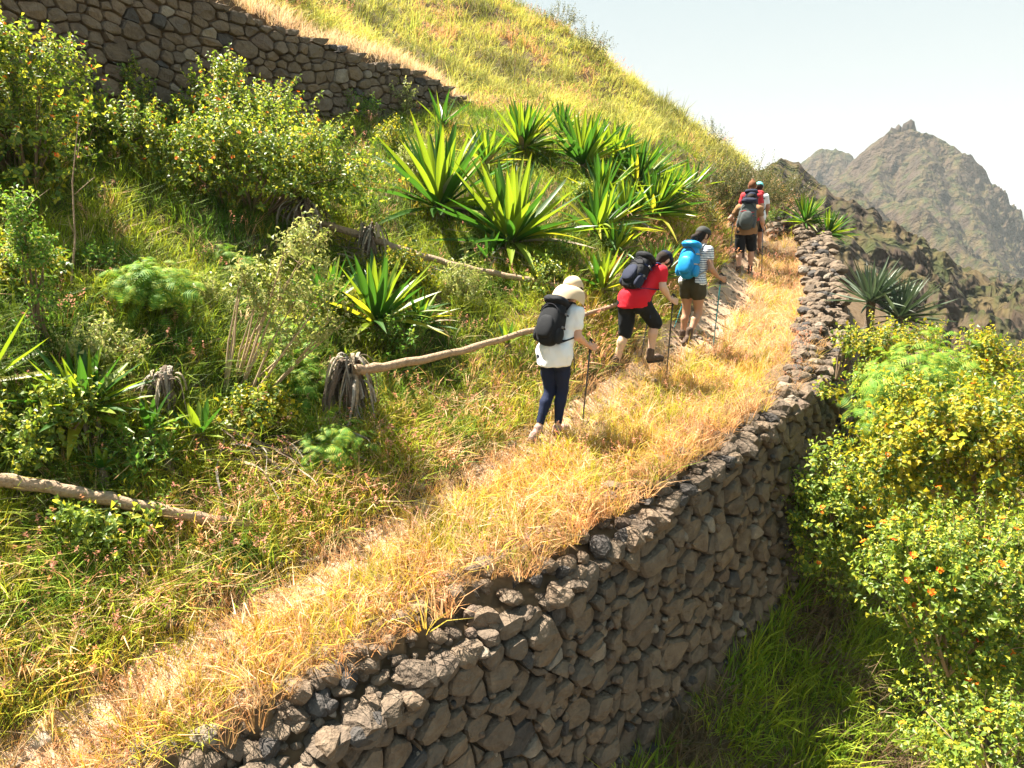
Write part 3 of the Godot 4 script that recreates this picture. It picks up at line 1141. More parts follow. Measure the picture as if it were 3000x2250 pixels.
func stalk(label: String, pts: Array, r0: float, r1: float) -> void:
	var base: Vector3 = pts[0]
	var t := thing("fallen_stalk", label, "log", base, "")
	var ps := []
	var rs := []
	var n := 26
	var total := pts.size() - 1
	for k in n + 1:
		var f := float(k) / n * total
		var i := mini(int(f), total - 1)
		var a: Vector3 = pts[maxi(i - 1, 0)]; var b: Vector3 = pts[i]; var c: Vector3 = pts[i + 1]; var d: Vector3 = pts[mini(i + 2, total)]
		ps.append(b.cubic_interpolate(c, a, d, f - i) - base + Vector3(0, 0.008 * sin(k * 2.1), 0))
		rs.append(lerpf(r0, r1, float(k) / n) * (1.0 + (0.1 if k % 4 == 0 else 0.0) + 0.04 * sin(k * 3.7)))
	var g := Geo.new()
	g.tube(ps, rs, 12)
	part("stem", g.mesh(), mats.dry_wood, t)
	for k in range(3, n, 4):
		# a withered bract hugs each joint
		var d: Vector3 = (ps[k + 1] - ps[k]).normalized()
		var o := Vector3(rf(-1, 1), rf(0.0, 1), rf(-1, 1)).cross(d).normalized()
		part("bract", dry_meshes[k % 5], mats.dry_leaf, t, Transform3D(leaf_basis(d + o * 0.15, 0.16, 0.035, rf(-1, 1)), ps[k] + o * rs[k] * 0.95))


# ---------------------------------------------------------------- shrubs
func leafy_twig(n: int, leaf: float, wide: float, pal: Array, droop: float) -> Geo:
	var g := Geo.new()
	g.tint = Color(0.5, 0.4, 0.25)
	var h := leaf * n * 0.32
	var top := Vector3(rf(-0.2, 0.2) * h, h, rf(-0.2, 0.2) * h)
	g.tri(g.add(Vector3(-0.002, 0, 0)), g.add(top), g.add(Vector3(0.002, 0, 0)))
	for k in n:
		var t := (k + 0.6) / n
		var a := k * 1.7 + rf(-0.4, 0.4)
		var out := Vector3(cos(a), rf(0.0, 0.5) - droop * rf(0.2, 1.0), sin(a)).normalized()
		if k == n - 1:
			out = Vector3(rf(-0.5, 0.5), 0.8, rf(-0.5, 0.5)).normalized()
		var p := top * t
		var l := leaf * rf(0.65, 1.15)
		var side := out.cross(Vector3.UP).normalized() * l * wide
		var up := side.cross(out).normalized() * l * 0.16
		g.tint = pal[rng.randi_range(0, pal.size() - 1)]
		var a0 := g.add(p); var a1 := g.add(p + out * l * 0.45 - side * 0.5 + up); var a2 := g.add(p + out * l - Vector3(0, 0.18 * l, 0)); var a3 := g.add(p + out * l * 0.45 + side * 0.5 + up); var am := g.add(p + out * l * 0.5)
		g.tri(a0, a1, am); g.tri(a1, a2, am); g.tri(a0, am, a3); g.tri(am, a2, a3)
	return g

func feather(n: int, l: float, pal: Array) -> Geo:
	# a pinnate leaf: pairs of leaflets along an arching rib
	var g := Geo.new()
	var d := Vector3(rf(-0.3, 0.3), 0.8, rf(-0.3, 0.3) - 0.6).normalized()
	var p := Vector3.ZERO
	for k in n:
		p += d * l / n
		d = (d + Vector3(0, -0.16, -0.06)).normalized()
		var side := d.cross(Vector3.UP).normalized()
		g.tint = pal[rng.randi_range(0, pal.size() - 1)]
		var w := l * 0.32 * sin(PI * (k + 1.0) / (n + 1.0))
		for s in [-1.0, 1.0]:
			var e: Vector3 = (side * s + d * 0.35 + Vector3(0, -0.12, 0)).normalized() * w
			g.tri(g.add(p - d * l * 0.4 / n), g.add(p + e), g.add(p + d * l * 0.42 / n))
	return g

func flower_head(pal: Array) -> Geo:
	var g := Geo.new()
	for k in 9:
		var a := k * 2.4
		var r := 0.005 + 0.012 * sqrt(k / 9.0)
		var c := Vector3(cos(a) * r, 0.012 - 0.35 * r, sin(a) * r)
		g.tint = pal[k % pal.size()]
		var o := Vector3(cos(a), 0.5, sin(a)) * 0.008
		var s := Vector3(-sin(a), 0, cos(a)) * 0.0075
		g.quad(g.add(c - o), g.add(c - s), g.add(c + o), g.add(c + s))
	return g

var twigs := {}

func make_twigs() -> void:
	var pal := [Color(0.09, 0.16, 0.022), Color(0.2, 0.28, 0.03), Color(0.36, 0.4, 0.04), Color(0.14, 0.21, 0.03), Color(0.52, 0.5, 0.05)]
	var sun_pal := [Color(0.24, 0.28, 0.02), Color(0.14, 0.2, 0.02), Color(0.42, 0.36, 0.02), Color(0.09, 0.15, 0.02), Color(0.5, 0.4, 0.025)]
	var pale := [Color(0.34, 0.36, 0.12), Color(0.25, 0.3, 0.08), Color(0.44, 0.42, 0.17), Color(0.2, 0.24, 0.06)]
	var fresh := [Color(0.09, 0.2, 0.03), Color(0.13, 0.26, 0.035), Color(0.2, 0.3, 0.04), Color(0.26, 0.32, 0.04)]
	var drab := [Color(0.09, 0.11, 0.035), Color(0.12, 0.12, 0.04), Color(0.16, 0.14, 0.06), Color(0.06, 0.08, 0.025)]
	for nm in ["lantana", "golden", "pale", "fresh", "drab", "feather", "dark"]:
		twigs[nm] = []
		for k in 5:
			match nm:
				"lantana": twigs[nm].append(leafy_twig(8, 0.065, 0.62, pal, 0.6))
				"golden": twigs[nm].append(leafy_twig(8, 0.068, 0.6, sun_pal, 0.5))
				"pale": twigs[nm].append(leafy_twig(8, 0.06, 0.45, pale, 0.9))
				"fresh": twigs[nm].append(leafy_twig(8, 0.055, 0.42, fresh, 0.4))
				"drab": twigs[nm].append(leafy_twig(10, 0.045, 0.4, drab, 0.4))
				"feather": twigs[nm].append(feather(12, 0.22, fresh))
				"dark": twigs[nm].append(leafy_twig(9, 0.055, 0.6, pal, 0.6))

# a shrub: lobes are [offset, radii, number of twigs]; twigs grow outwards from each lobe's shell
func shrub(called: String, label: String, at: Vector3, lobes: Array, kind: String, flowers: int, opts := {}) -> Node3D:
	var t := thing(called, label, "shrub", at, opts.get("group", ""))
	var stems := Geo.new()
	var where := []
	var which := PackedInt32Array()
	var tints := PackedColorArray()
	var fw := []
	var fi := PackedInt32Array()
	var ft := PackedColorArray()
	var total := 0
	for lb in lobes:
		total += lb[2]
	var sc: float = opts.get("scale", 1.0)
	var sway: Vector3 = opts.get("sway", Vector3.ZERO)
	for lb in lobes:
		var o: Vector3 = lb[0]
		var r: Vector3 = lb[1]
		var n: int = lb[2]
		var root: Vector3 = Vector3(o.x * 0.35, -0.1, o.z * 0.35) + Vector3(rf(-0.1, 0.1), 0, rf(-0.1, 0.1)) + opts.get("root", Vector3.ZERO)
		var bumps := FastNoiseLite.new()
		bumps.seed = rng.randi_range(0, 9999)
		bumps.frequency = 1.6
		for k in n:
			var d := Vector3(rng.randfn(), rng.randfn() * 0.8 + 0.35, rng.randfn()).normalized()
			var q := pow(rf(0, 1), 0.4) * (1.0 + 0.9 * bumps.get_noise_3d(d.x * 1.5, d.y * 1.5, d.z * 1.5))
			var p := o + Vector3(d.x * r.x, d.y * r.y, d.z * r.z) * q
			var up := (d * 0.9 + Vector3(0, 0.7, 0) + sway + Vector3(rf(-0.5, 0.5), rf(-0.3, 0.3), rf(-0.5, 0.5))).normalized()
			var s := sc * rf(0.55, 1.4)
			where.append(Transform3D(Basis(Quaternion(Vector3.UP, up)) * Basis(Vector3.UP, rf(0, TAU)) * Basis.from_scale(Vector3.ONE * s), p))
			which.append(rng.randi_range(0, 4))
			var b := rf(0.75, 1.25)
			tints.append(Color(b, b, b))
			if rf(0, 1) < float(flowers) / total and q > 0.65 and d.y > -0.2:
				fw.append(Transform3D(Basis(Quaternion(Vector3.UP, up)) * Basis.from_scale(Vector3.ONE * rf(0.9, 1.5) * opts.get("flower", 1.0)), p + up * 0.13 * s))
				fi.append(rng.randi_range(0, 1))
				ft.append(Color.WHITE)
		# long shoots that stand out of the mass
		for k in n / 26:
			var d := Vector3(rng.randfn(), absf(rng.randfn()) + 0.5, rng.randfn()).normalized()
			var b0 := o + Vector3(d.x * r.x, d.y * r.y, d.z * r.z) * 0.75
			var dir := (d + Vector3(rf(-0.3, 0.3), 0.5, rf(-0.3, 0.3))).normalized()
			var reach := 0.32 * (r.x + r.y) * rf(0.6, 1.3)
			stems.tube([b0, b0 + dir * reach], [0.005, 0.002], 4, false)
			for q in 5:
				where.append(Transform3D(Basis(Quaternion(Vector3.UP, (dir + Vector3(rf(-0.4, 0.4), 0, rf(-0.4, 0.4))).normalized())) * Basis(Vector3.UP, rf(0, TAU)) * Basis.from_scale(Vector3.ONE * sc * rf(0.7, 1.0)), b0 + dir * reach * (0.2 + 0.2 * q)))
				which.append(rng.randi_range(0, 4))
				tints.append(Color(1.1, 1.1, 1.0))
			if rf(0, 1) < 3.0 * flowers / total:
				fw.append(Transform3D(Basis(Quaternion(Vector3.UP, dir)) * Basis.from_scale(Vector3.ONE * rf(0.9, 1.4) * opts.get("flower", 1.0)), b0 + dir * reach * 1.15))
				fi.append(rng.randi_range(0, 1))
		for k in maxi(3, n / int(opts.get("per_stem", 45))):
			var d := Vector3(rng.randfn(), absf(rng.randfn()) * 0.8 + 0.1, rng.randfn()).normalized()
			var e := o + Vector3(d.x * r.x, d.y * r.y, d.z * r.z) * rf(0.75, 1.0)
			var mid: Vector3 = root.lerp(e, 0.5) + Vector3(rf(-0.1, 0.1), rf(0.0, 0.15), rf(-0.1, 0.1)) * r.length()
			stems.tube([root, root.lerp(mid, 0.55), mid, mid.lerp(e, 0.6), e], [0.016 * sc, 0.013 * sc, 0.01 * sc, 0.006 * sc, 0.003], 5, false)
	part("stems", stems.mesh(), mats.twig_pale if opts.get("pale_stems", false) else mats.twig, t).set_meta("kind", "stuff")
	scatter("foliage", twigs[kind], mats.leaf_glossy if kind != "feather" else mats.leaf_soft, where, which, tints, t).set_meta("kind", "stuff")
	for k in fw.size():
		part("flower_head", flower_meshes[fi[k]], mats.petal, t, fw[k])
	return t

var flower_meshes := []

func plant_materials() -> void:
	for d in [["agave_green", 0.045, 0.125, 0.016], ["agave_lime", 0.21, 0.29, 0.02], ["agave_yellow", 0.36, 0.34, 0.025], ["agave_pale", 0.34, 0.31, 0.2], ["agave_rust", 0.42, 0.1, 0.015]]:  # agave_lime is yellowed in its colour to look lit by the sun
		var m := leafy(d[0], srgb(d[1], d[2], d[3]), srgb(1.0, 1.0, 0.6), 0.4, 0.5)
	leafy("agave_grey", srgb(0.075, 0.105, 0.065), srgb(0.25, 0.3, 0.2), 0.45, 0.5)
	leafy("agave_grey_pale", srgb(0.14, 0.17, 0.115), srgb(0.25, 0.3, 0.2), 0.45, 0.5)
	var streak := noise_texture(256, 0.03, 41, [srgb(0.4, 0.37, 0.34), srgb(0.85, 0.83, 0.8), srgb(1, 1, 1)], 4)
	var bmp := noise_texture(256, 0.05, 42, [], 4)
	for d in [["dry_leaf", 0.36, 0.29, 0.21], ["dry_leaf_grey", 0.29, 0.255, 0.215], ["dry_leaf_dark", 0.14, 0.105, 0.08], ["dry_wood", 0.36, 0.26, 0.18], ["dry_bark", 0.2, 0.15, 0.11]]:
		var m := grained(d[0], srgb(d[1], d[2], d[3]), streak, bmp, 3.0, 1.2, 0.85)
		m.cull_mode = BaseMaterial3D.CULL_DISABLED
	plain("twig", srgb(0.16, 0.11, 0.07), 0.9)
	plain("twig_pale", srgb(0.36, 0.26, 0.16), 0.9)
	leafy("leaf_glossy", Color.WHITE, srgb(0.95, 0.95, 0.7), 0.45, 0.45)
	leafy("leaf_soft", Color.WHITE, srgb(0.9, 0.9, 0.7), 0.6, 0.3)
	leafy("petal", Color.WHITE, srgb(0.5, 0.4, 0.3), 0.7, 0.2)
	flower_meshes = [flower_head([Color(0.75, 0.13, 0.015), Color(0.85, 0.2, 0.02), Color(0.8, 0.3, 0.03)]).mesh(false, true), flower_head([Color(0.85, 0.22, 0.02), Color(0.7, 0.09, 0.02), Color(0.9, 0.4, 0.05)]).mesh(false, true)]

# a bare dry stem standing in the grass
func dry_stem(label: String, foot: Vector3, top: Vector3, r: float) -> void:
	var t := thing("dry_stem", label, "dry stem", foot)
	var d := top - foot
	var g := Geo.new()
	g.tube([Vector3(0, -0.05, 0), d * 0.3 + Vector3(0.03, 0, 0), d * 0.62 + Vector3(-0.03, 0, 0), d], [r, r * 0.85, r * 0.6, r * 0.25], 6)
	part("stem", g.mesh(), mats.dry_wood, t)
	for k in 3:
		var b := d * (0.35 + 0.2 * k)
		var e := Vector3(rf(-0.25, 0.25), rf(0.1, 0.3), rf(-0.15, 0.15))
		g = Geo.new()
		g.tube([b, b + e * 0.6, b + e], [r * 0.5, r * 0.35, r * 0.15], 5)
		part("twig", g.mesh(), mats.dry_wood, t)

func build_plants() -> void:
	plant_materials()
	make_leaves()
	make_twigs()
	set_agave("giant_agave", "tall green agave with broad upright leaves, dry brown skirt and one folded leaf", Vector3(-1.15, 0.08, -12.37), 1.49, 0.139, 55, {"skirt": 60, "skirt_length": 0.75, "low": -0.2, "extra": [[Vector3(0.35, 0.8, 0.4), 1.1, 4, "agave_pale"]]})
	set_agave("giant_agave", "wide green agave with long spreading leaves on a short shaggy trunk", Vector3(-0.01, -0.43, -11.58), 1.44, 0.134, 64, {"skirt": 70, "skirt_length": 0.85, "low": -0.25, "tilt": Vector3(0.2, 0, 0.1)})
	set_agave("giant_agave", "small green agave growing against the end of the upper wall", Vector3(-1.38, 1.62, -15.71), 0.79, 0.084, 14, {"low": 0.2})
	set_agave("giant_agave", "dense yellow-green agave on the slope just past the end of the upper wall", Vector3(0.21, 1.15, -15.17), 1.07, 0.097, 74, {"low": -0.1, "tilt": Vector3(0.2, 0, 0.1)})
	set_agave("giant_agave", "yellow-green agave with leaves swept to the valley side, below the grassy hill", Vector3(1.38, 0.85, -15.06), 1.16, 0.097, 72, {"low": -0.1, "tilt": Vector3(0.25, 0, 0.1)})
	set_agave("giant_agave", "bushy green agave, upper one of a crowded clump beside the hill", Vector3(2.41, 0.44, -15.17), 1.12, 0.088, 76, {"low": -0.1, "tilt": Vector3(0.3, 0, 0.1)})
	set_agave("giant_agave", "bushy green agave, lower one of a crowded clump above the pink grass", Vector3(2.61, -0.08, -14.41), 1.02, 0.084, 76, {"low": -0.15, "tilt": Vector3(0.25, 0, 0.1)})
	set_agave("giant_agave", "small agave on a thin trunk with one drooping yellow leaf, before dark bushes", Vector3(3.91, 0.45, -17.14), 0.72, 0.085, 26, {"skirt": 6, "skirt_length": 0.4, "extra": [[Vector3(0.5, -0.6, 0.3), 0.6, 2, "agave_yellow"]]})
	set_agave("giant_agave", "middle-sized green agave with a long yellow leaf pointing at the path", Vector3(1.38, -0.30, -12.41), 0.93, 0.088, 48, {"low": -0.2, "tilt": Vector3(0.2, 0, 0.1), "skirt": 10, "skirt_length": 0.5, "extra": [[Vector3(1, 0.05, 0.25), 1.1, 1, "agave_yellow"]]})
	set_agave("giant_agave", "low green agave with one rust-orange leaf, behind the hiker in red", Vector3(1.26, -1.09, -10.71), 0.70, 0.090, 26, {"low": 0.1, "extra": [[Vector3(0.4, 0.9, 0.1), 0.6, 1, "agave_rust"]]})
	set_agave("giant_agave", "low green agave between the hiker in red and the hiker with a blue backpack", Vector3(2.29, -1.06, -12.05), 0.74, 0.076, 38, {"low": 0.1})
	set_agave("giant_agave", "yellow-edged agave half hidden by a thin pale shrub on the bank", Vector3(-2.20, -1.16, -8.96), 0.74, 0.092, 28, {"low": 0.05})
	set_agave("giant_agave", "yellow-green agave with leaves swept sideways in the middle of the bank", Vector3(-1.59, -1.27, -8.89), 0.93, 0.097, 43, {"low": 0.0, "tilt": Vector3(0.35, 0, 0.1)})
	set_agave("giant_agave", "bright green agave with shaggy dry base, largest of the clump above the fallen log", Vector3(-3.65, -1.65, -6.26), 0.68, 0.095, 44, {"skirt": 60, "skirt_length": 0.5, "low": -0.25})
	set_agave("giant_agave", "young agave with short broad leaves between two shaggy ones", Vector3(-3.16, -1.87, -6.37), 0.38, 0.075, 13, {"low": -0.1, "skirt": 8, "skirt_length": 0.35})
	set_agave("giant_agave", "young bright agave on a drum of hanging dry leaves", Vector3(-2.80, -1.96, -6.55), 0.36, 0.070, 14, {"low": 0.1, "skirt": 64, "skirt_length": 0.42})
	set_agave("giant_agave", "agave with long bright leaves reaching in past a green leafy weed", Vector3(-4.40, -1.38, -6.15), 0.75, 0.110, 16, {"low": -0.1, "tilt": Vector3(0.2, 0, 0)})
	set_agave("giant_agave", "shaded agave with long arching leaves under the tallest orange-flowered shrub", Vector3(-5.68, 0.24, -8.37), 0.70, 0.100, 12, {"low": -0.4})
	set_agave("giant_agave", "tiny agave seedling in the shade above the fallen log, by the shaggy base", Vector3(-3.34, -2.06, -5.88), 0.24, 0.060, 9, {"low": 0.0})
	set_agave("giant_agave", "tiny agave with drooping leaves in the shade between the young agaves", Vector3(-2.95, -2.09, -6.21), 0.27, 0.055, 9, {"low": -0.2})
	set_agave("giant_agave", "tiny agave sprouting beside the long pale fallen stalk", Vector3(-0.05, -1.61, -9.17), 0.36, 0.055, 8, {"low": 0.5})
	set_agave("giant_agave", "small shaded agave under the wide one with spreading leaves", Vector3(-0.34, -0.68, -11.05), 0.45, 0.070, 10, {"low": 0.1})
	set_agave("giant_agave", "green agave at the far end of the trail wall, the upper one", Vector3(7.50, -0.31, -19.84), 0.79, 0.050, 76, {"low": 0.0, "tilt": Vector3(0.25, 0, 0)})
	set_agave("giant_agave", "green agave leaning over the outer side of the far wall end", Vector3(7.92, -0.61, -19.36), 0.74, 0.050, 64, {"low": -0.1, "tilt": Vector3(0.4, -0.1, 0)})
	set_agave("giant_agave", "agave tucked behind the swept yellow-green one, nearest the grassy hill", Vector3(2.05, 0.99, -15.95), 0.93, 0.084, 52, {"low": -0.1, "tilt": Vector3(0.25, 0, 0.1)})
	set_agave("giant_agave", "agave at the valley side of the crowded clump, below the small trunked one", Vector3(3.21, 0.28, -15.85), 0.79, 0.076, 48, {"low": -0.1, "tilt": Vector3(0.25, 0, 0.1)})
	set_agave("giant_agave", "agave between the wide spreading one and the crowded clump", Vector3(1.89, -0.15, -13.29), 0.84, 0.080, 48, {"low": -0.1, "tilt": Vector3(0.2, 0, 0.1)})
	set_agave("giant_agave", "narrow-leaved agave wedged between the tallest agave and the dense yellow-green one", Vector3(-0.47, 0.82, -14.21), 0.80, 0.080, 40, {"low": 0.0})
	set_agave("giant_agave", "agave filling the middle of the crowded clump, below the swept one", Vector3(1.58, 0.21, -13.78), 0.90, 0.085, 46, {"low": -0.1, "tilt": Vector3(0.2, 0, 0.1)})
	set_agave("giant_agave", "small agave under the crowded clump, above the low one with a rust-orange leaf", Vector3(1.61, -0.63, -11.99), 0.60, 0.070, 34, {"low": 0.0, "skirt": 12, "skirt_length": 0.4})
	set_agave("giant_agave", "young agave beside the swept one in the middle of the bank", Vector3(-1.12, -1.36, -9.09), 0.50, 0.060, 26, {"low": 0.1})
	set_agave("giant_agave", "small agave in the grass uphill of the dense yellow-green one", Vector3(1.06, 1.59, -16.67), 0.70, 0.085, 30, {"low": 0.0})
	set_agave("grey_agave", "grey-green agave with stiff narrow spiky leaves beyond the wall, the upper rosette", Vector3(5.87, -1.45, -12.39), 0.82, 0.060, 60, {"grey": true, "low": -0.1})
	set_agave("grey_agave", "grey-green agave with stiff narrow spiky leaves beyond the wall, the lower rosette", Vector3(6.19, -1.66, -12.03), 0.80, 0.060, 54, {"grey": true, "low": -0.3, "tilt": Vector3(0.3, 0, 0)})
	dead_plant("dead agave of long grey hanging strips at the foot of the pale fallen stalk", on_ground(-1.65, -7.52), 0.62, 110, 0.24)
	dead_plant("dark dead agave stump behind the young agaves", on_ground(-3.18, -6.76), 0.40, 60, 0.18)
	dead_plant("dead agave heap with curled grey leaves beside the upper fallen stalk", on_ground(-2.78, -10.37), 0.50, 70, 0.30)
	dead_plant("small dead agave with drooping grey leaves below the upper fallen stalk", on_ground(-1.95, -10.56), 0.55, 60, 0.25)
	stalk("weathered grey fallen stalk below the shaggy young agaves", [Vector3(-4.03, -1.89, -5.24), Vector3(-3.54, -2.06, -5.45), Vector3(-3.11, -2.23, -5.59), Vector3(-2.53, -2.47, -5.81), Vector3(-2.15, -2.64, -6.02)], 0.052, 0.044)
	stalk("long pale fallen stalk running from the dead agave towards the hikers", [Vector3(-1.54, -1.56, -7.37), Vector3(-1.31, -1.58, -7.64), Vector3(-0.65, -1.57, -8.36), Vector3(0.08, -1.48, -9.10), Vector3(0.85, -1.35, -9.66), Vector3(1.71, -1.22, -10.62)], 0.052, 0.024)
	stalk("dark fallen stalk lying across the upper bank below the big agaves", [Vector3(-2.61, -0.18, -10.52), Vector3(-2.00, -0.38, -10.55), Vector3(-1.31, -0.60, -10.52), Vector3(-0.67, -0.77, -10.43), Vector3(0.03, -0.90, -10.33), Vector3(0.83, -1.05, -10.21)], 0.05, 0.034)
	leaf_litter("heap of withered grey agave leaves between the young agaves and the dead agave", [Vector2(-2.66, -6.53), Vector2(-2.33, -6.66), Vector2(-1.85, -6.78), Vector2(-1.66, -7.14)], 60, 0.6)
	leaf_litter("withered leaves around the upper fallen stalk and its dead agaves", [Vector2(-3.00, -10.29), Vector2(-2.39, -10.28), Vector2(-1.72, -10.29), Vector2(-1.30, -10.39)], 50, 0.6)
	leaf_litter("dark withered leaves under the two tallest agaves", [Vector2(-1.24, -11.77), Vector2(-0.65, -11.19), Vector2(0.09, -10.81), Vector2(0.48, -10.68)], 40, 0.7)
	shrub("lantana_shrub", "tall orange-flowered shrub with yellow-green leaves before the upper wall", on_ground(-5.49, -8.90), [[Vector3(0.00, 0.31, 0.00), Vector3(0.75, 0.70, 0.60), 420], [Vector3(-0.31, 0.94, 0.00), Vector3(0.50, 0.60, 0.50), 260], [Vector3(-0.16, 1.26, 0.00), Vector3(0.36, 0.42, 0.35), 150], [Vector3(0.52, 1.15, 0.00), Vector3(0.25, 0.30, 0.25), 80]], "lantana", 170, {"flower": 1.1})
	shrub("lantana_shrub", "broad orange-flowered shrub spreading across the bank, the largest of the left slope", on_ground(-3.66, -10.49), [[Vector3(-0.81, 0.37, 0.00), Vector3(0.95, 0.50, 0.60), 480], [Vector3(0.37, 0.50, 0.00), Vector3(1.10, 0.55, 0.60), 560], [Vector3(1.25, 0.25, 0.00), Vector3(0.75, 0.45, 0.60), 380], [Vector3(-0.12, 0.75, 0.00), Vector3(0.80, 0.35, 0.50), 280]], "lantana", 260, {})
	shrub("lantana_shrub", "upright orange-flowered shrub with bright sprays against the upper wall stones", on_ground(-4.31, -11.76), [[Vector3(0.00, 0.52, 0.00), Vector3(0.45, 0.50, 0.40), 230], [Vector3(-0.55, 0.34, 0.00), Vector3(0.35, 0.30, 0.30), 130], [Vector3(0.21, 0.96, 0.00), Vector3(0.16, 0.30, 0.16), 60], [Vector3(0.76, 0.41, 0.00), Vector3(0.40, 0.45, 0.40), 200]], "lantana", 110, {})
	shrub("lantana_shrub", "orange-flowered shrub in front of the tall one and left of the broad one", on_ground(-5.27, -10.30), [[Vector3(-0.30, 0.24, 0.00), Vector3(0.50, 0.35, 0.40), 220], [Vector3(0.30, 0.12, 0.00), Vector3(0.45, 0.30, 0.40), 180]], "lantana", 80, {})
	shrub("pale_shrub", "thin straggling shrub with pale leaves and long tan stems leaning over the bank", on_ground(-2.60, -7.38), [[Vector3(0.28, 0.88, 0.00), Vector3(0.18, 0.34, 0.18), 80], [Vector3(0.60, 1.39, 0.00), Vector3(0.20, 0.25, 0.20), 70], [Vector3(0.05, 0.97, 0.00), Vector3(0.13, 0.25, 0.13), 36], [Vector3(0.70, 0.93, 0.00), Vector3(0.20, 0.30, 0.20), 60], [Vector3(0.79, 0.56, 0.00), Vector3(0.25, 0.25, 0.20), 50], [Vector3(0.32, 0.46, 0.00), Vector3(0.20, 0.15, 0.20), 26]], "pale", 0, {"pale_stems": true, "per_stem": 24, "root": Vector3(-0.3, 0, 0.1)})
	shrub("leafy_weed", "upright leafy green weed with a thin stem beside the long bright agave leaves", on_ground(-4.25, -6.79), [[Vector3(0.00, 0.72, 0.00), Vector3(0.13, 0.25, 0.13), 110], [Vector3(-0.04, 1.09, 0.00), Vector3(0.07, 0.20, 0.07), 45], [Vector3(0.06, 0.29, 0.00), Vector3(0.10, 0.18, 0.10), 35]], "fresh", 0, {"per_stem": 30})
	shrub("feathery_shrub", "low feathery bright green shrub in the grass of the bank", on_ground(-3.62, -7.64), [[Vector3(0.00, 0.23, 0.00), Vector3(0.45, 0.22, 0.35), 240]], "feather", 0, {})
	shrub("feathery_shrub", "small feathery green shrub at the foot of the thin pale shrub", on_ground(-2.34, -8.07), [[Vector3(0.00, 0.15, 0.00), Vector3(0.30, 0.18, 0.30), 110]], "feather", 0, {})
	shrub("leafy_weed", "small bright leafy weed against the upper wall", on_ground(-2.84, -15.05), [[Vector3(0.00, 0.17, 0.00), Vector3(0.35, 0.25, 0.25), 110]], "fresh", 0, {})
	shrub("leafy_weed", "thin pale weed against the upper wall near its end", on_ground(-2.23, -15.98), [[Vector3(0.00, 0.28, 0.00), Vector3(0.30, 0.35, 0.20), 70]], "pale", 0, {})
	shrub("leafy_weed", "green creeper climbing the upper wall stones", on_ground(-5.43, -11.49), [[Vector3(0.00, 0.20, 0.00), Vector3(0.25, 0.45, 0.15), 120]], "lantana", 0, {})
	shrub("leafy_weed", "broad-leaved green weed in the shade below the left agaves", on_ground(-3.84, -5.99), [[Vector3(-0.11, 0.08, 0.00), Vector3(0.30, 0.25, 0.25), 150], [Vector3(0.23, 0.23, 0.00), Vector3(0.20, 0.20, 0.20), 60]], "lantana", 0, {})
	shrub("leafy_weed", "shaded broad-leaved weed under the weathered fallen stalk", on_ground(-3.28, -5.52), [[Vector3(0.00, 0.04, 0.00), Vector3(0.50, 0.14, 0.30), 170]], "lantana", 0, {})
	shrub("hill_bush", "dark tangled bush on the hillside behind the last hikers", on_ground(5.28, -19.10), [[Vector3(0.00, 0.46, 0.00), Vector3(0.90, 0.70, 0.80), 420], [Vector3(-0.68, 0.80, 0.00), Vector3(0.80, 0.60, 0.80), 300], [Vector3(0.46, 0.57, 0.00), Vector3(0.70, 0.55, 0.60), 260]], "drab", 0, {"scale": 1.3})
	shrub("hill_bush", "brownish green bush on the corner of the hillside above the far wall end", on_ground(6.97, -21.16), [[Vector3(0.00, 0.38, 0.00), Vector3(0.80, 0.60, 0.70), 320], [Vector3(0.63, 0.25, 0.00), Vector3(0.60, 0.40, 0.60), 180]], "drab", 0, {"scale": 1.3})
	shrub("hill_bush", "dark bush under the small trunked agave", on_ground(3.89, -16.57), [[Vector3(0.00, 0.20, 0.00), Vector3(0.60, 0.45, 0.50), 220]], "drab", 0, {"scale": 1.2})
	shrub("hill_bush", "bright green bush beside the path where it bends out of sight", on_ground(6.77, -20.65), [[Vector3(0.00, 0.19, 0.00), Vector3(0.35, 0.25, 0.30), 120]], "fresh", 0, {})
	shrub("hill_bush", "small bush on the skyline of the grassy hill", on_ground(2.48, -26.61), [[Vector3(0.00, 0.15, 0.00), Vector3(0.70, 0.45, 0.60), 150]], "drab", 0, {"scale": 1.5})
	shrub("hill_bush", "dry little bush on the lower skyline of the hill", on_ground(6.09, -24.40), [[Vector3(0.00, 0.14, 0.00), Vector3(0.50, 0.40, 0.50), 90]], "drab", 0, {"scale": 1.4})
	shrub("hill_bush", "dark bush on the crest of the hill skyline", on_ground(1.48, -27.88), [[Vector3(0.00, 0.16, 0.00), Vector3(0.90, 0.40, 0.60), 150]], "drab", 0, {"scale": 1.5})
	shrub("hill_bush", "low dark bush above the pale terrace strip", on_ground(-4.45, -16.32), [[Vector3(0.00, 0.09, 0.00), Vector3(0.90, 0.30, 0.50), 160]], "drab", 0, {"scale": 1.2})
	shrub("leafy_weed", "bright leafy weed in the grass beside the broad orange-flowered shrub", on_ground(-4.23, -8.07), [[Vector3(0.00, 0.07, 0.00), Vector3(0.20, 0.16, 0.20), 80], [Vector3(-0.11, 0.15, 0.00), Vector3(0.12, 0.18, 0.12), 36]], "fresh", 0, {"group": "weeds on the bank", "scale": 0.87})
	shrub("feathery_shrub", "feathery green seedling in the grass beside the broad orange-flowered shrub", on_ground(-3.27, -9.20), [[Vector3(0.00, 0.08, 0.00), Vector3(0.19, 0.15, 0.19), 75], [Vector3(-0.15, 0.17, 0.00), Vector3(0.11, 0.17, 0.11), 33]], "feather", 0, {"group": "weeds on the bank", "scale": 0.87})
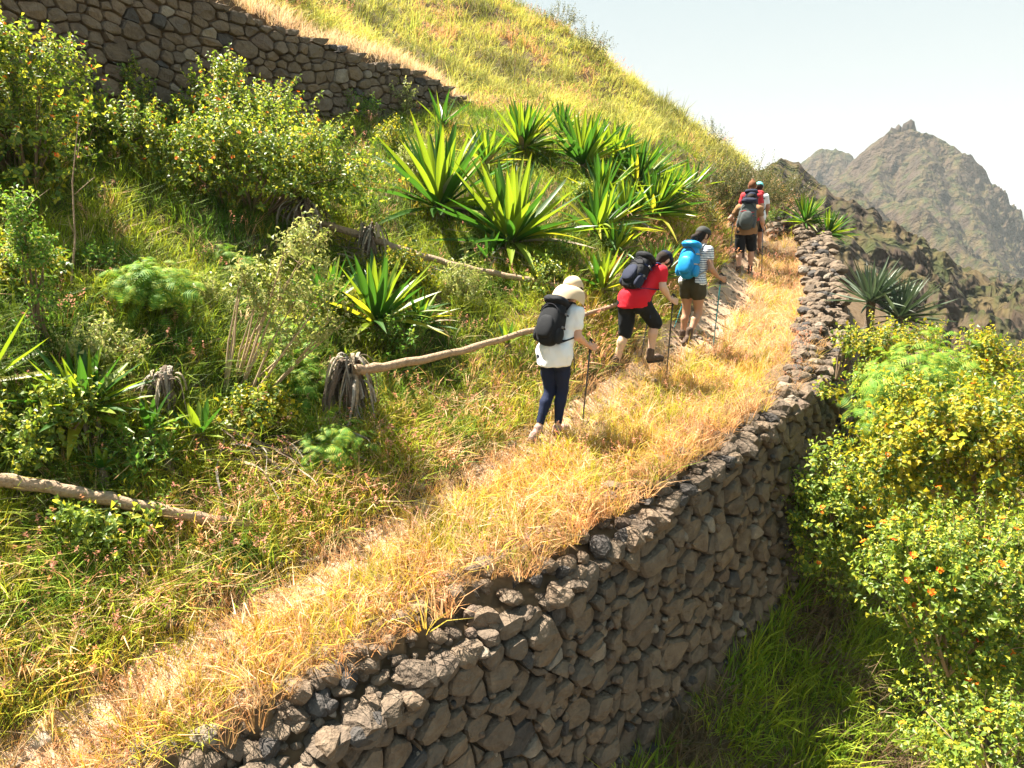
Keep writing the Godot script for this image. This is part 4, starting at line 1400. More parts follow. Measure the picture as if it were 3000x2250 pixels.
	shrub("leafy_weed", "golden-leaved weed in the grass near the low feathery shrub", on_ground(-4.75, -7.47), [[Vector3(0.00, 0.07, 0.00), Vector3(0.33, 0.26, 0.33), 130], [Vector3(0.08, 0.14, 0.00), Vector3(0.20, 0.29, 0.20), 58]], "golden", 0, {"group": "weeds on the bank", "scale": 0.98})
	shrub("pale_shrub", "wispy pale-leaved weed in the grass under the thin pale shrub", on_ground(-3.24, -8.18), [[Vector3(0.00, 0.08, 0.00), Vector3(0.20, 0.16, 0.20), 79], [Vector3(0.01, 0.15, 0.00), Vector3(0.12, 0.18, 0.12), 35]], "pale", 0, {"group": "weeds on the bank", "scale": 0.83})
	shrub("leafy_weed", "yellow-green leafy weed in the grass by the swept agave", on_ground(-2.16, -8.59), [[Vector3(0.00, 0.08, 0.00), Vector3(0.19, 0.15, 0.19), 76], [Vector3(-0.12, 0.16, 0.00), Vector3(0.11, 0.17, 0.11), 34]], "lantana", 0, {"group": "weeds on the bank", "scale": 0.81})
	shrub("leafy_weed", "bright leafy weed in the grass by the swept agave", on_ground(-1.33, -8.72), [[Vector3(0.00, 0.08, 0.00), Vector3(0.33, 0.26, 0.33), 130], [Vector3(0.10, 0.16, 0.00), Vector3(0.20, 0.29, 0.20), 58]], "fresh", 0, {"group": "weeds on the bank", "scale": 0.99})
	shrub("feathery_shrub", "feathery green seedling in the grass near the dead agave", on_ground(-2.18, -7.61), [[Vector3(0.00, 0.07, 0.00), Vector3(0.30, 0.24, 0.30), 121], [Vector3(-0.09, 0.14, 0.00), Vector3(0.18, 0.27, 0.18), 54]], "feather", 0, {"group": "weeds on the bank", "scale": 0.84})
	shrub("leafy_weed", "golden-leaved weed in the grass near the dead agave", on_ground(-2.42, -6.98), [[Vector3(0.00, 0.07, 0.00), Vector3(0.27, 0.22, 0.27), 109], [Vector3(0.06, 0.13, 0.00), Vector3(0.16, 0.25, 0.16), 49]], "golden", 0, {"group": "weeds on the bank", "scale": 1.01})
	shrub("pale_shrub", "wispy pale-leaved weed in the grass above the left agave clump", on_ground(-3.79, -6.87), [[Vector3(0.00, 0.06, 0.00), Vector3(0.32, 0.25, 0.32), 127], [Vector3(-0.10, 0.13, 0.00), Vector3(0.19, 0.29, 0.19), 57]], "pale", 0, {"group": "weeds on the bank", "scale": 0.93})
	shrub("leafy_weed", "yellow-green leafy weed in the grass above the left agave clump", on_ground(-3.87, -5.76), [[Vector3(0.00, 0.06, 0.00), Vector3(0.28, 0.22, 0.28), 112], [Vector3(0.00, 0.11, 0.00), Vector3(0.17, 0.25, 0.17), 50]], "lantana", 0, {"group": "weeds on the bank", "scale": 0.80})
	shrub("leafy_weed", "bright leafy weed in the grass above the left agave clump", on_ground(-3.18, -6.14), [[Vector3(0.00, 0.06, 0.00), Vector3(0.25, 0.20, 0.25), 98], [Vector3(-0.09, 0.12, 0.00), Vector3(0.15, 0.22, 0.15), 44]], "fresh", 0, {"group": "weeds on the bank", "scale": 1.03})
	shrub("feathery_shrub", "feathery green seedling in the grass in the heap of withered leaves", on_ground(-1.69, -6.83), [[Vector3(0.00, 0.07, 0.00), Vector3(0.32, 0.25, 0.32), 126], [Vector3(0.01, 0.13, 0.00), Vector3(0.19, 0.28, 0.19), 56]], "feather", 0, {"group": "weeds on the bank", "scale": 0.84})
	shrub("leafy_weed", "golden-leaved weed in the grass by the swept agave", on_ground(-1.36, -9.85), [[Vector3(0.00, 0.09, 0.00), Vector3(0.32, 0.26, 0.32), 129], [Vector3(0.02, 0.18, 0.00), Vector3(0.19, 0.29, 0.19), 58]], "golden", 0, {"group": "weeds on the bank", "scale": 1.01})
	shrub("pale_shrub", "wispy pale-leaved weed in the grass by the swept agave", on_ground(-0.65, -9.96), [[Vector3(0.00, 0.09, 0.00), Vector3(0.31, 0.25, 0.31), 125], [Vector3(0.00, 0.18, 0.00), Vector3(0.19, 0.28, 0.19), 56]], "pale", 0, {"group": "weeds on the bank", "scale": 0.87})
	shrub("leafy_weed", "yellow-green leafy weed in the grass under the big agaves", on_ground(0.47, -10.35), [[Vector3(0.00, 0.09, 0.00), Vector3(0.27, 0.21, 0.27), 107], [Vector3(-0.03, 0.19, 0.00), Vector3(0.16, 0.24, 0.16), 48]], "lantana", 0, {"group": "weeds on the bank", "scale": 0.80})
	shrub("leafy_weed", "bright leafy weed in the grass under the big agaves", on_ground(0.64, -11.21), [[Vector3(0.00, 0.10, 0.00), Vector3(0.21, 0.17, 0.21), 85], [Vector3(0.12, 0.20, 0.00), Vector3(0.13, 0.19, 0.13), 38]], "fresh", 0, {"group": "weeds on the bank", "scale": 0.76})
	shrub("feathery_shrub", "feathery green seedling in the grass below the upper wall", on_ground(-3.13, -13.17), [[Vector3(0.00, 0.12, 0.00), Vector3(0.17, 0.13, 0.17), 67], [Vector3(0.05, 0.23, 0.00), Vector3(0.10, 0.15, 0.10), 30]], "feather", 0, {"group": "weeds on the bank", "scale": 0.83})
	shrub("leafy_weed", "golden-leaved weed in the grass left of the tallest agaves", on_ground(-2.11, -14.10), [[Vector3(0.00, 0.12, 0.00), Vector3(0.26, 0.20, 0.26), 102], [Vector3(-0.01, 0.25, 0.00), Vector3(0.15, 0.23, 0.15), 46]], "golden", 0, {"group": "weeds on the bank", "scale": 0.85})
	shrub("pale_shrub", "wispy pale-leaved weed in the grass left of the tallest agaves", on_ground(-1.59, -13.11), [[Vector3(0.00, 0.12, 0.00), Vector3(0.34, 0.27, 0.34), 135], [Vector3(-0.14, 0.23, 0.00), Vector3(0.20, 0.31, 0.20), 61]], "pale", 0, {"group": "weeds on the bank", "scale": 0.87})
	shrub("leafy_weed", "sparse yellow-green leafy weed in the grass under the big agaves", on_ground(1.15, -13.45), [[Vector3(0.00, 0.12, 0.00), Vector3(0.14, 0.11, 0.14), 55], [Vector3(0.06, 0.24, 0.00), Vector3(0.08, 0.12, 0.08), 24]], "lantana", 0, {"group": "weeds on the bank", "scale": 0.83})
	shrub("lantana_shrub", "large golden-leaved orange-flowered shrub below the wall, the sunlit upper one", Vector3(4.42, -2.75, -7.16), [[Vector3(0.00, 0.56, 0.00), Vector3(0.75, 0.40, 0.60), 520], [Vector3(0.51, 0.42, 0.00), Vector3(0.70, 0.45, 0.60), 420], [Vector3(-0.56, 0.19, 0.00), Vector3(0.40, 0.40, 0.40), 220], [Vector3(0.09, 0.00, 0.00), Vector3(0.90, 0.35, 0.60), 300]], "golden", 90, {"scale": 1.05, "pale_stems": true})
	shrub("lantana_shrub", "large green orange-flowered shrub below the wall, the lower one", Vector3(3.43, -3.40, -5.27), [[Vector3(0.00, 0.54, 0.00), Vector3(0.60, 0.50, 0.50), 760], [Vector3(-0.40, 0.72, 0.00), Vector3(0.32, 0.30, 0.30), 260], [Vector3(0.32, -0.07, 0.00), Vector3(0.60, 0.50, 0.50), 600], [Vector3(0.47, 0.65, 0.00), Vector3(0.40, 0.45, 0.40), 300]], "lantana", 120, {"scale": 0.72, "pale_stems": true, "flower": 1.1})
	shrub("feathery_shrub", "bright feathery green shrub just outside the wall, below the grey agaves", Vector3(5.12, -2.68, -9.13), [[Vector3(0.00, 0.46, 0.00), Vector3(0.70, 0.45, 0.60), 420], [Vector3(0.35, 0.12, 0.00), Vector3(0.80, 0.40, 0.60), 340], [Vector3(-0.35, 0.06, 0.00), Vector3(0.50, 0.40, 0.50), 180]], "feather", 0, {"scale": 1.25})
	shrub("lantana_shrub", "yellow-green shrub with a tall sprig at the edge of the drop", Vector3(6.21, -2.55, -9.67), [[Vector3(0.00, 0.37, 0.00), Vector3(0.50, 0.40, 0.40), 280], [Vector3(-0.12, 0.79, 0.00), Vector3(0.15, 0.20, 0.15), 40]], "golden", 10, {"pale_stems": true})
	shrub("lantana_shrub", "yellow-leaved shrub growing up in front of the grey agaves", Vector3(5.62, -2.09, -11.22), [[Vector3(-0.07, 0.00, 0.00), Vector3(0.50, 0.25, 0.40), 200], [Vector3(0.42, 0.07, 0.00), Vector3(0.40, 0.20, 0.40), 120]], "golden", 0, {})
	shrub("dark_shrub", "green shrub with a few orange flowers hugging the foot of the wall", Vector3(3.68, -3.61, -8.09), [[Vector3(0.00, 0.32, 0.00), Vector3(0.50, 0.50, 0.50), 360], [Vector3(0.32, 0.00, 0.00), Vector3(0.55, 0.50, 0.50), 300], [Vector3(-0.16, -0.32, 0.00), Vector3(0.40, 0.40, 0.40), 160]], "lantana", 26, {})
	shrub("dark_shrub", "green shrub growing between wall and golden shrub", Vector3(5.13, -2.96, -9.99), [[Vector3(0.00, 0.32, 0.00), Vector3(0.42, 0.50, 0.50), 320], [Vector3(0.13, -0.38, 0.00), Vector3(0.50, 0.60, 0.50), 300]], "lantana", 0, {})
	shrub("lantana_shrub", "thin sprig of yellow leaves and a red flower standing beside the wall", Vector3(3.61, -1.78, -8.41), [[Vector3(0.16, 0.21, 0.00), Vector3(0.08, 0.22, 0.08), 26], [Vector3(0.00, -0.31, 0.00), Vector3(0.10, 0.14, 0.10), 16]], "golden", 3, {})
	shrub("hill_bush", "dull green thicket on the drop beyond the grey agaves", Vector3(7.44, -3.36, -13.08), [[Vector3(0.00, 0.00, 0.00), Vector3(1.00, 0.50, 0.90), 360], [Vector3(0.66, -0.33, 0.00), Vector3(0.90, 0.50, 0.90), 240]], "drab", 0, {"scale": 1.3})
	shrub("hill_bush", "dry grey-green tuft of brush at the outer edge of the drop", Vector3(7.99, -3.04, -11.82), [[Vector3(0.00, 0.00, 0.00), Vector3(0.60, 0.50, 0.60), 180]], "drab", 0, {"scale": 1.2})
	shrub("lantana_shrub", "green orange-flowered shrub hanging over the lower slope, beneath the largest one", Vector3(3.31, -3.70, -4.48), [[Vector3(0.00, 0.13, 0.00), Vector3(0.55, 0.40, 0.50), 360]], "lantana", 50, {"scale": 0.68, "pale_stems": true})
	dry_stem("tall bare grey stem standing before the broad orange-flowered shrub", Vector3(-4.41, -0.85, -7.56), Vector3(-4.31, 0.95, -7.98), 0.011)
	dry_stem("thin bare stem leaning beside the leafy weed", Vector3(-4.82, -0.67, -7.59), Vector3(-4.86, 0.23, -7.80), 0.008)
	dry_stem("bare leaning stem rising beside the thin pale shrub", Vector3(-2.92, -1.59, -7.49), Vector3(-1.85, -0.22, -7.81), 0.009)

func on_ground(x: float, z: float) -> Vector3:
	return Vector3(x, ground_y(x, z), z)

func set_agave(called: String, label: String, crown: Vector3, l: float, w: float, n: int, opts: Dictionary) -> void:
	var y := ground_y(crown.x, crown.z) if look(g_wall, crown.x, crown.z) < -0.1 else outer_y(crown.x, crown.z)
	if crown.y < y + 0.08 or crown.y > y + 0.9 and look(g_wall, crown.x, crown.z) < -0.1:
		crown.y = y + 0.12
	agave(called, label, crown, Vector3(crown.x, y, crown.z), l, w, n, opts)

# ---------------------------------------------------------------- people
# A closed surface round a set of tapered bones [a, b, ra, rb], joined smoothly, meshed as surface nets.
# cuts: planes [point, normal]; what lies on the normal's side is cut away.
func fleshed(bones: Array, cell: float, soft: float, cuts := []) -> Geo:
	var lo := Vector3.ONE * 1e9
	var hi := Vector3.ONE * -1e9
	for b in bones:
		var r: float = maxf(b[2], b[3]) + soft + cell * 2.0
		for e in 2:
			lo = lo.min(b[e] - Vector3.ONE * r)
			hi = hi.max(b[e] + Vector3.ONE * r)
	var nx := int((hi.x - lo.x) / cell) + 2
	var ny := int((hi.y - lo.y) / cell) + 2
	var nz := int((hi.z - lo.z) / cell) + 2
	var f := PackedFloat32Array()
	f.resize(nx * ny * nz)
	f.fill(1.0)
	var sxy := nx * ny
	for b in bones:
		var a: Vector3 = b[0]
		var e: Vector3 = b[1]
		var ra: float = b[2]
		var rb: float = b[3]
		var r := maxf(ra, rb) + soft + cell * 2.0
		var l0 := ((a.min(e) - Vector3.ONE * r - lo) / cell).max(Vector3.ZERO)
		var l1 := (a.max(e) + Vector3.ONE * r - lo) / cell
		var ab := e - a
		var inv := 1.0 / maxf(ab.length_squared(), 1e-8)
		var x0 := int(l0.x); var x1 := mini(int(l1.x) + 1, nx - 1)
		for k in range(int(l0.z), mini(int(l1.z) + 1, nz - 1) + 1):
			for j in range(int(l0.y), mini(int(l1.y) + 1, ny - 1) + 1):
				var at := k * sxy + j * nx + x0
				var p := lo + Vector3(x0, j, k) * cell - a
				for i in range(x0, x1 + 1):
					var t := clampf(p.dot(ab) * inv, 0.0, 1.0)
					var d := (p - ab * t).length() - ra - (rb - ra) * t
					var o := f[at]
					var h := soft - absf(o - d)
					if h > 0.0:
						f[at] = minf(o, d) - h * h / (4.0 * soft)
					elif d < o:
						f[at] = d
					p.x += cell
					at += 1
	for c in cuts:
		var q: Vector3 = c[0]
		var n: Vector3 = c[1]
		for k in nz:
			for j in ny:
				var at := k * sxy + j * nx
				var base := (lo + Vector3(0, j, k) * cell - q).dot(n)
				for i in nx:
					if f[at] < 0.3:
						var d := base + n.x * cell * i
						if d > f[at]:
							f[at] = d
					at += 1
	var g := Geo.new()
	var ids := PackedInt32Array()
	ids.resize(f.size())
	ids.fill(-1)
	var off := PackedInt32Array([0, 1, nx, nx + 1, sxy, sxy + 1, sxy + nx, sxy + nx + 1])
	var lim := cell * 1.9
	var corner := [Vector3(0, 0, 0), Vector3(1, 0, 0), Vector3(0, 1, 0), Vector3(1, 1, 0), Vector3(0, 0, 1), Vector3(1, 0, 1), Vector3(0, 1, 1), Vector3(1, 1, 1)]
	var edges := PackedInt32Array([0, 1, 2, 3, 4, 5, 6, 7, 0, 2, 1, 3, 4, 6, 5, 7, 0, 4, 1, 5, 2, 6, 3, 7])
	for k in nz - 1:
		for j in ny - 1:
			var row := k * sxy + j * nx
			for i in nx - 1:
				var at := row + i
				if absf(f[at]) > lim:
					continue
				var m := 0
				for c in 8:
					if f[at + off[c]] < 0.0:
						m += 1
				if m == 0 or m == 8:
					continue
				var sum := Vector3.ZERO
				var cnt := 0
				for q in 12:
					var a := edges[q * 2]; var b := edges[q * 2 + 1]
					var fa := f[at + off[a]]; var fb := f[at + off[b]]
					if (fa < 0.0) != (fb < 0.0):
						var ca: Vector3 = corner[a]
						var cb: Vector3 = corner[b]
						sum += ca.lerp(cb, fa / (fa - fb))
						cnt += 1
				ids[at] = g.add(lo + (Vector3(i, j, k) + sum / cnt) * cell)
	for k in range(1, nz - 1):
		for j in range(1, ny - 1):
			var row := k * sxy + j * nx
			for i in range(1, nx - 1):
				var at := row + i
				if ids[at] < 0:
					continue
				var s := f[at] < 0.0
				if s != (f[at + 1] < 0.0):
					net(g, ids[at], ids[at - nx], ids[at - nx - sxy], ids[at - sxy], s)
				if s != (f[at + nx] < 0.0):
					net(g, ids[at], ids[at - sxy], ids[at - sxy - 1], ids[at - 1], s)
				if s != (f[at + sxy] < 0.0):
					net(g, ids[at], ids[at - 1], ids[at - 1 - nx], ids[at - nx], s)
	triangles += g.i.size() / 3
	return g

# folds in cloth: the surface is pushed in and out along a drifting pattern
func creased(g: Geo, amp: float, freq: Vector3, sd: int) -> Geo:
	var nz := FastNoiseLite.new()
	nz.seed = sd
	nz.frequency = 1.0
	nz.fractal_type = FastNoiseLite.FRACTAL_RIDGED
	nz.fractal_octaves = 2
	g.smooth()
	for k in g.v.size():
		var p := g.v[k]
		g.v[k] = p + g.n[k] * amp * nz.get_noise_3d(p.x * freq.x, p.y * freq.y + p.x * 2.0, p.z * freq.z)
	g.n = PackedVector3Array()
	return g

func net(g: Geo, a: int, b: int, c: int, d: int, flip: bool) -> void:
	if a < 0 or b < 0 or c < 0 or d < 0:
		return
	if flip:
		g.quad(a, d, c, b)
	else:
		g.quad(a, b, c, d)

func grow(bones: Array, by: float) -> Array:
	var out := []
	for b in bones:
		out.append([b[0], b[1], b[2] + by, b[3] + by])
	return out

# five fingers closed round a grip along axis ax, the back of the hand towards bk
func hand_bones(wrist: Vector3, palm: Vector3, ax: Vector3, bk: Vector3) -> Array:
	var out := []
	out.append([wrist, wrist.lerp(palm, 0.45), 0.024, 0.026])
	for s in [-0.024, 0.0, 0.024]:
		out.append([wrist.lerp(palm, 0.3) + ax * s * 0.5, palm + ax * s, 0.018, 0.016])
	var fwd := (palm - wrist).normalized()
	for k in 4:
		var o := ax * (-0.032 + 0.0215 * k)
		var l: float = 0.034 + [0.0, 0.005, 0.007, 0.002][3 - k]
		var p0 := palm + o + bk * 0.004
		var p1 := p0 + fwd * l + bk * 0.004
		var p2 := p1 + (fwd * 0.2 - bk).normalized() * 0.03
		var p3 := p2 + (-fwd - bk * 0.3).normalized() * 0.022
		out.append([p0, p1, 0.0105, 0.0095])
		out.append([p1, p2, 0.0095, 0.009])
		out.append([p2, p3, 0.009, 0.0075])
	var t0 := wrist.lerp(palm, 0.35) + ax * 0.026
	var t1 := t0 + ax * 0.018 + fwd * 0.022 - bk * 0.018
	out.append([t0, t1, 0.013, 0.0115])
	out.append([t1, t1 + fwd * 0.026 - bk * 0.014, 0.0115, 0.009])
	return out

func trekking_pole(label: String, grip: Vector3, tip: Vector3, m: Material, strap_side: Vector3) -> void:
	var t := thing("trekking_pole", label, "trekking pole", tip)
	var d := (grip - tip).normalized()
	var top := grip + d * 0.07
	var g := Geo.new()
	var o := -tip
	g.tube([tip + o, tip + d * 0.07 + o], [0.003, 0.006], 7)
	part("tip", g.mesh(), mats.pole_metal, t)
	var basket := Geo.new()
	basket.tube([tip + d * 0.07 + o, tip + d * 0.075 + o, tip + d * 0.082 + o], [0.01, 0.026, 0.01], 10)
	part("basket", basket.mesh(), mats.pole_black, t)
	g = Geo.new()
	var len_ := tip.distance_to(grip)
	g.tube([tip + d * 0.07 + o, tip + d * len_ * 0.45 + o], [0.007, 0.008], 8)
	part("lower_shaft", g.mesh(), m, t)
	g = Geo.new()
	g.tube([tip + d * len_ * 0.44 + o, tip + d * len_ * 0.47 + o, tip + d * len_ * 0.48 + o, grip - d * 0.08 + o], [0.012, 0.012, 0.0095, 0.0095], 8)
	part("upper_shaft", g.mesh(), m, t)
	g = Geo.new()
	g.tube([grip - d * 0.09 + o, grip - d * 0.08 + o, grip - d * 0.02 + o, grip + d * 0.05 + o, top - d * 0.012 + o, top + d * 0.004 + o], [0.012, 0.016, 0.014, 0.016, 0.021, 0.013], 9)
	part("grip", g.mesh(), mats.pole_black, t)
	g = Geo.new()
	var ps := []
	var rs := []
	for k in 13:
		var a := TAU * k / 12.0
		ps.append(top - d * (0.012 + 0.055 * (1.0 - cos(a))) + strap_side * 0.035 * sin(a) + strap_side * 0.02 * (1.0 - cos(a)) + o)
		rs.append(0.006)
	g.tube(ps, rs, 5, false)
	part("wrist_strap", g.mesh(), mats.pole_black, t)

# a bulging box: half sizes h, with rounding e (2 = ball, 6 = boxy); bottom and top can be drawn in
func bag(h: Vector3, e: float, top_in: float, low_in: float, lean: float) -> Geo:
	var g := Geo.new()
	var rows := 22
	var n := 30
	var nz := FastNoiseLite.new()
	nz.seed = int(h.x * 9000.0)
	nz.fractal_type = FastNoiseLite.FRACTAL_RIDGED
	nz.frequency = 1.0
	for j in rows + 1:
		var a := PI * j / rows - PI / 2
		for i in n:
			var b := TAU * i / n
			var c := Vector3(cos(a) * cos(b), sin(a), cos(a) * sin(b))
			var m := pow(pow(absf(c.x), e) + pow(absf(c.y), e) + pow(absf(c.z), e), -1.0 / e)
			c *= m
			var t := c.y * 0.5 + 0.5
			var s := lerpf(1.0 - low_in, 1.0, minf(t * 2.2, 1.0)) * lerpf(1.0, 1.0 - top_in, maxf(t * 2.0 - 1.0, 0.0))
			var fold := 1.0 + 0.075 * nz.get_noise_3d(c.x * 1.7, c.y * 2.6, c.z * 1.7) * (1.0 if h.x > 0.03 else 0.0)
			g.add(Vector3(c.x * h.x * s * fold, c.y * h.y, c.z * h.z * s * fold + lean * c.y))
	for j in rows:
		for i in n:
			var p := j * n + i; var q := j * n + (i + 1) % n
			g.quad(p, p + n, q + n, q)
	return g

func ribbon(ps: Array, w: Vector3, thick: float) -> Geo:
	# a flat strap through points, its width along w
	var g := Geo.new()
	var prev := []
	for k in ps.size():
		var d: Vector3 = (ps[mini(k + 1, ps.size() - 1)] - ps[maxi(k - 1, 0)]).normalized()
		var nn := d.cross(w).normalized() * thick * 0.5
		var row := [g.add(ps[k] - w * 0.5 - nn), g.add(ps[k] + w * 0.5 - nn), g.add(ps[k] + w * 0.5 + nn), g.add(ps[k] - w * 0.5 + nn)]
		if prev.size():
			for j in 4:
				g.quad(prev[j], row[j], row[(j + 1) % 4], prev[(j + 1) % 4])
		prev = row
	return g

# joints are in the walker's own frame: x right, y up, z forwards (turned to -Z below)
func walker(label: String, at: Vector3, yaw: float, j: Dictionary, look_: Dictionary) -> Dictionary:
	var root := thing("person", label, "person", at, "hikers on the trail")
	root.rotation.y = -yaw
	for k in j.keys():
		var q: Vector3 = j[k]
		j[k] = Vector3(q.x, q.y, -q.z)
	var cell: float = look_.get("cell", 0.014)
	var f: float = look_.get("build", 1.0)
	var neck: Vector3 = j.neck
	var head: Vector3 = j.head
	var hip := (j.hip_l + j.hip_r) * 0.5 as Vector3
	var chest: Vector3 = hip.lerp(neck, 0.68)
	var waist: Vector3 = hip.lerp(neck, 0.32)
	var side: Vector3 = (j.sh_r - j.sh_l).normalized()
	var up := (neck - hip).normalized()
	var fore := up.cross(side).normalized() * -1.0
	if fore.z > 0.0:
		fore = -fore
	var torso := []
	for s in [-1.0, 1.0]:
		var sh: Vector3 = j.sh_r if s > 0 else j.sh_l
		var hp: Vector3 = j.hip_r if s > 0 else j.hip_l
		torso.append([hp + Vector3(0, 0.02, 0) - fore * 0.015, waist + side * s * 0.062 * f, 0.108 * f, 0.088 * f])
		torso.append([waist + side * s * 0.062 * f, chest + side * s * 0.075 * f + fore * 0.01, 0.088 * f, 0.098 * f])
		torso.append([chest + side * s * 0.075 * f, sh.lerp(neck, 0.25) - up * 0.05, 0.098 * f, 0.068 * f])
		torso.append([neck - up * 0.03, sh, 0.055, 0.056 * f])
	var arms := []
	var upper_arms := []
	var hands := {}
	for s in ["l", "r"]:
		var sh: Vector3 = j["sh_" + s]
		var el: Vector3 = j["el_" + s]
		var ha: Vector3 = j["ha_" + s]
		upper_arms.append([sh, el, 0.052 * f, 0.042 * f])
		var fd := (ha - el).normalized()
		arms.append([el, el.lerp(ha, 0.3), 0.041 * f, 0.041 * f])
		arms.append([el.lerp(ha, 0.3), ha - fd * 0.02, 0.041 * f, 0.026])
		var tip: Vector3 = j.get("tip_" + s, ha - Vector3(0, 1, 0))
		tip = Vector3(tip.x, tip.y, tip.z)
		var ax := (ha - tip).normalized()
		var out := side * (1.0 if s == "r" else -1.0)
		var fw := (fd - ax * fd.dot(ax)).normalized()
		var bk := (out - ax * out.dot(ax) - fw * out.dot(fw)).normalized()
		hands[s] = hand_bones(ha - fd * 0.02, ha + fw * 0.055 + bk * 0.024, ax, bk)
	var legs := []
	var thighs := []
	for s in ["l", "r"]:
		var hp: Vector3 = j["hip_" + s]
		var kn: Vector3 = j["kn_" + s]
		var an: Vector3 = j["an_" + s]
		thighs.append([hp, hp.lerp(kn, 0.5), 0.098 * f, 0.08 * f])
		thighs.append([hp.lerp(kn, 0.5), kn, 0.08 * f, 0.056 * f])
		var back := Vector3(0, 0, 0.018)
		legs.append([kn, kn.lerp(an, 0.3) + back, 0.055 * f, 0.056 * f])
		legs.append([kn.lerp(an, 0.3) + back, an, 0.056 * f, 0.036 * f])
	var glutes := []
	for s in ["l", "r"]:
		var hp: Vector3 = j["hip_" + s]
		glutes.append([hp + Vector3(0, 0.0, 0.045), hp + Vector3(0, -0.06, 0.04), 0.088 * f, 0.08 * f])
	# head: skull, jaw, nose, ears, neck
	var hd := (head - neck).normalized()
	var face: Vector3 = j.get("gaze", fore * -1.0 if fore.z > 0 else fore)
	face = (face - hd * face.dot(hd) * 0.6).normalized()
	var ear := face.cross(hd).normalized()
	var skull := [[neck - hd * 0.02, head - hd * 0.06, 0.056 * f, 0.05],
		[head + hd * 0.03 - face * 0.02, head + hd * 0.03 + face * 0.025, 0.088, 0.08],
		[head - hd * 0.05 + face * 0.05, head - hd * 0.075 + face * 0.065, 0.05, 0.036],
		[head + hd * 0.01 + face * 0.1, head - hd * 0.025 + face * 0.112, 0.01, 0.013],
		[head - hd * 0.055 + face * 0.093, head - hd * 0.058 + face * 0.096, 0.016, 0.016]]
	for s in [-1.0, 1.0]:
		skull.append([head + ear * s * 0.082 + hd * 0.018 - face * 0.012, head + ear * s * 0.084 - hd * 0.025, 0.014, 0.01])
	var body := torso + glutes + upper_arms + arms + thighs + legs
	var feet := []
	var boots := []
	for s in ["l", "r"]:
		var an: Vector3 = j["an_" + s]
		var toe: Vector3 = j.get("toe_" + s, Vector3(0, -0.05, -0.2))
		boots.append([an + Vector3(0, 0.0 if look_.get("low", false) else 0.07, 0.005), an + Vector3(0, -0.02, 0.01), 0.05, 0.05])
		boots.append([an + Vector3(0, -0.035, 0.03), an + toe * 0.6 + Vector3(0, -0.005, 0), 0.042, 0.044])
		boots.append([an + toe * 0.6, an + toe, 0.042, 0.034])
		feet.append([an, an + toe * 0.5, 0.032, 0.028])
	# one skin: limbs and trunk on a coarse grid, head and hands on fine ones
	var skin := fleshed(body + feet, cell, 0.03)
	var fine: float = minf(cell * 0.5, 0.0085)
	skin.join(fleshed(skull, fine, 0.025), Transform3D())
	for s in hands:
		skin.join(fleshed(hands[s], minf(cell * 0.36, 0.0065), 0.006), Transform3D())
	part("body", skin.mesh(), look_.skin, root)
	# eyes
	for s in [-1.0, 1.0]:
		var eye := Geo.new()
		eye.join(bag(Vector3.ONE * 0.012, 2.0, 0, 0, 0), Transform3D(Basis(), head + hd * 0.018 + face * 0.082 + ear * s * 0.033))
		part("eye", eye.mesh(), mats.eye, root)
	# shirt
	var sl := []
	for s in ["l", "r"]:
		var sh: Vector3 = j["sh_" + s]
		var el: Vector3 = j["el_" + s]
		sl.append([sh, sh.lerp(el, look_.get("sleeve", 0.55)), 0.062 * f, 0.058 * f])
	var hem: Vector3 = hip - up * look_.get("hem", 0.06)
	var shirt_bones := grow(torso, look_.get("loose", 0.014)) + sl + ([[hip + Vector3(0, 0.06, 0.03), hip + Vector3(0, -0.16, 0.05), 0.138 * f, 0.15 * f], [j.hip_l + Vector3(0.015, 0.06, 0.02), j.hip_l + Vector3(0.01, -0.16, 0.025), 0.112 * f, 0.124 * f], [j.hip_r + Vector3(-0.015, 0.06, 0.02), j.hip_r + Vector3(-0.01, -0.16, 0.025), 0.112 * f, 0.124 * f]] if look_.get("hem", 0.06) > 0.03 else [])
	var shirt := fleshed(shirt_bones, cell, 0.03, [[hem, Vector3(up.x * 0.5, -1, up.z * 0.2).normalized()], [neck + up * 0.025, up]])
	part("shirt", creased(shirt, 0.009, Vector3(5.0, 4.0, 5.0), 7).mesh(), look_.shirt, root)
	# trousers or shorts
	var leg_len: float = look_.get("leg", 0.75)
	var cloth := []
	var cuts := [[waist + up * 0.02, up]]
	var lo_cloth := grow(glutes, 0.012) + [[hip - Vector3(0.03, 0, -0.02), hip + Vector3(0.03, 0.04, 0.02), 0.12 * f, 0.118 * f]]
	for s in ["l", "r"]:
		var hp: Vector3 = j["hip_" + s]
		var kn: Vector3 = j["kn_" + s]
		var an: Vector3 = j["an_" + s]
		if look_.get("tights", false):
			lo_cloth += [[hp, hp.lerp(kn, 0.5), 0.104 * f, 0.086 * f], [hp.lerp(kn, 0.5), kn, 0.086 * f, 0.061 * f], [kn, kn.lerp(an, 0.3) + Vector3(0, 0, 0.018), 0.06 * f, 0.062 * f], [kn.lerp(an, 0.3) + Vector3(0, 0, 0.018), kn.lerp(an, 0.86), 0.062 * f, 0.044 * f]]
		else:
			var e := hp.lerp(kn, leg_len) if leg_len <= 1.0 else kn.lerp(an, leg_len - 1.0)
			if leg_len <= 1.0:
				lo_cloth.append([hp, e, 0.112 * f, look_.get("flare", 0.098) * f])
			else:
				lo_cloth.append([hp, kn, 0.112 * f, 0.09 * f])
				lo_cloth.append([kn, e, 0.09 * f, 0.088 * f])
	var shorts := fleshed(lo_cloth, cell, 0.025, cuts + look_.get("cuts", []))
	part("tights" if look_.get("tights", false) else "shorts", creased(shorts, 0.003 if look_.get("tights", false) else 0.008, Vector3(6.0, 3.5, 6.0), 9).mesh(), look_.shorts, root)
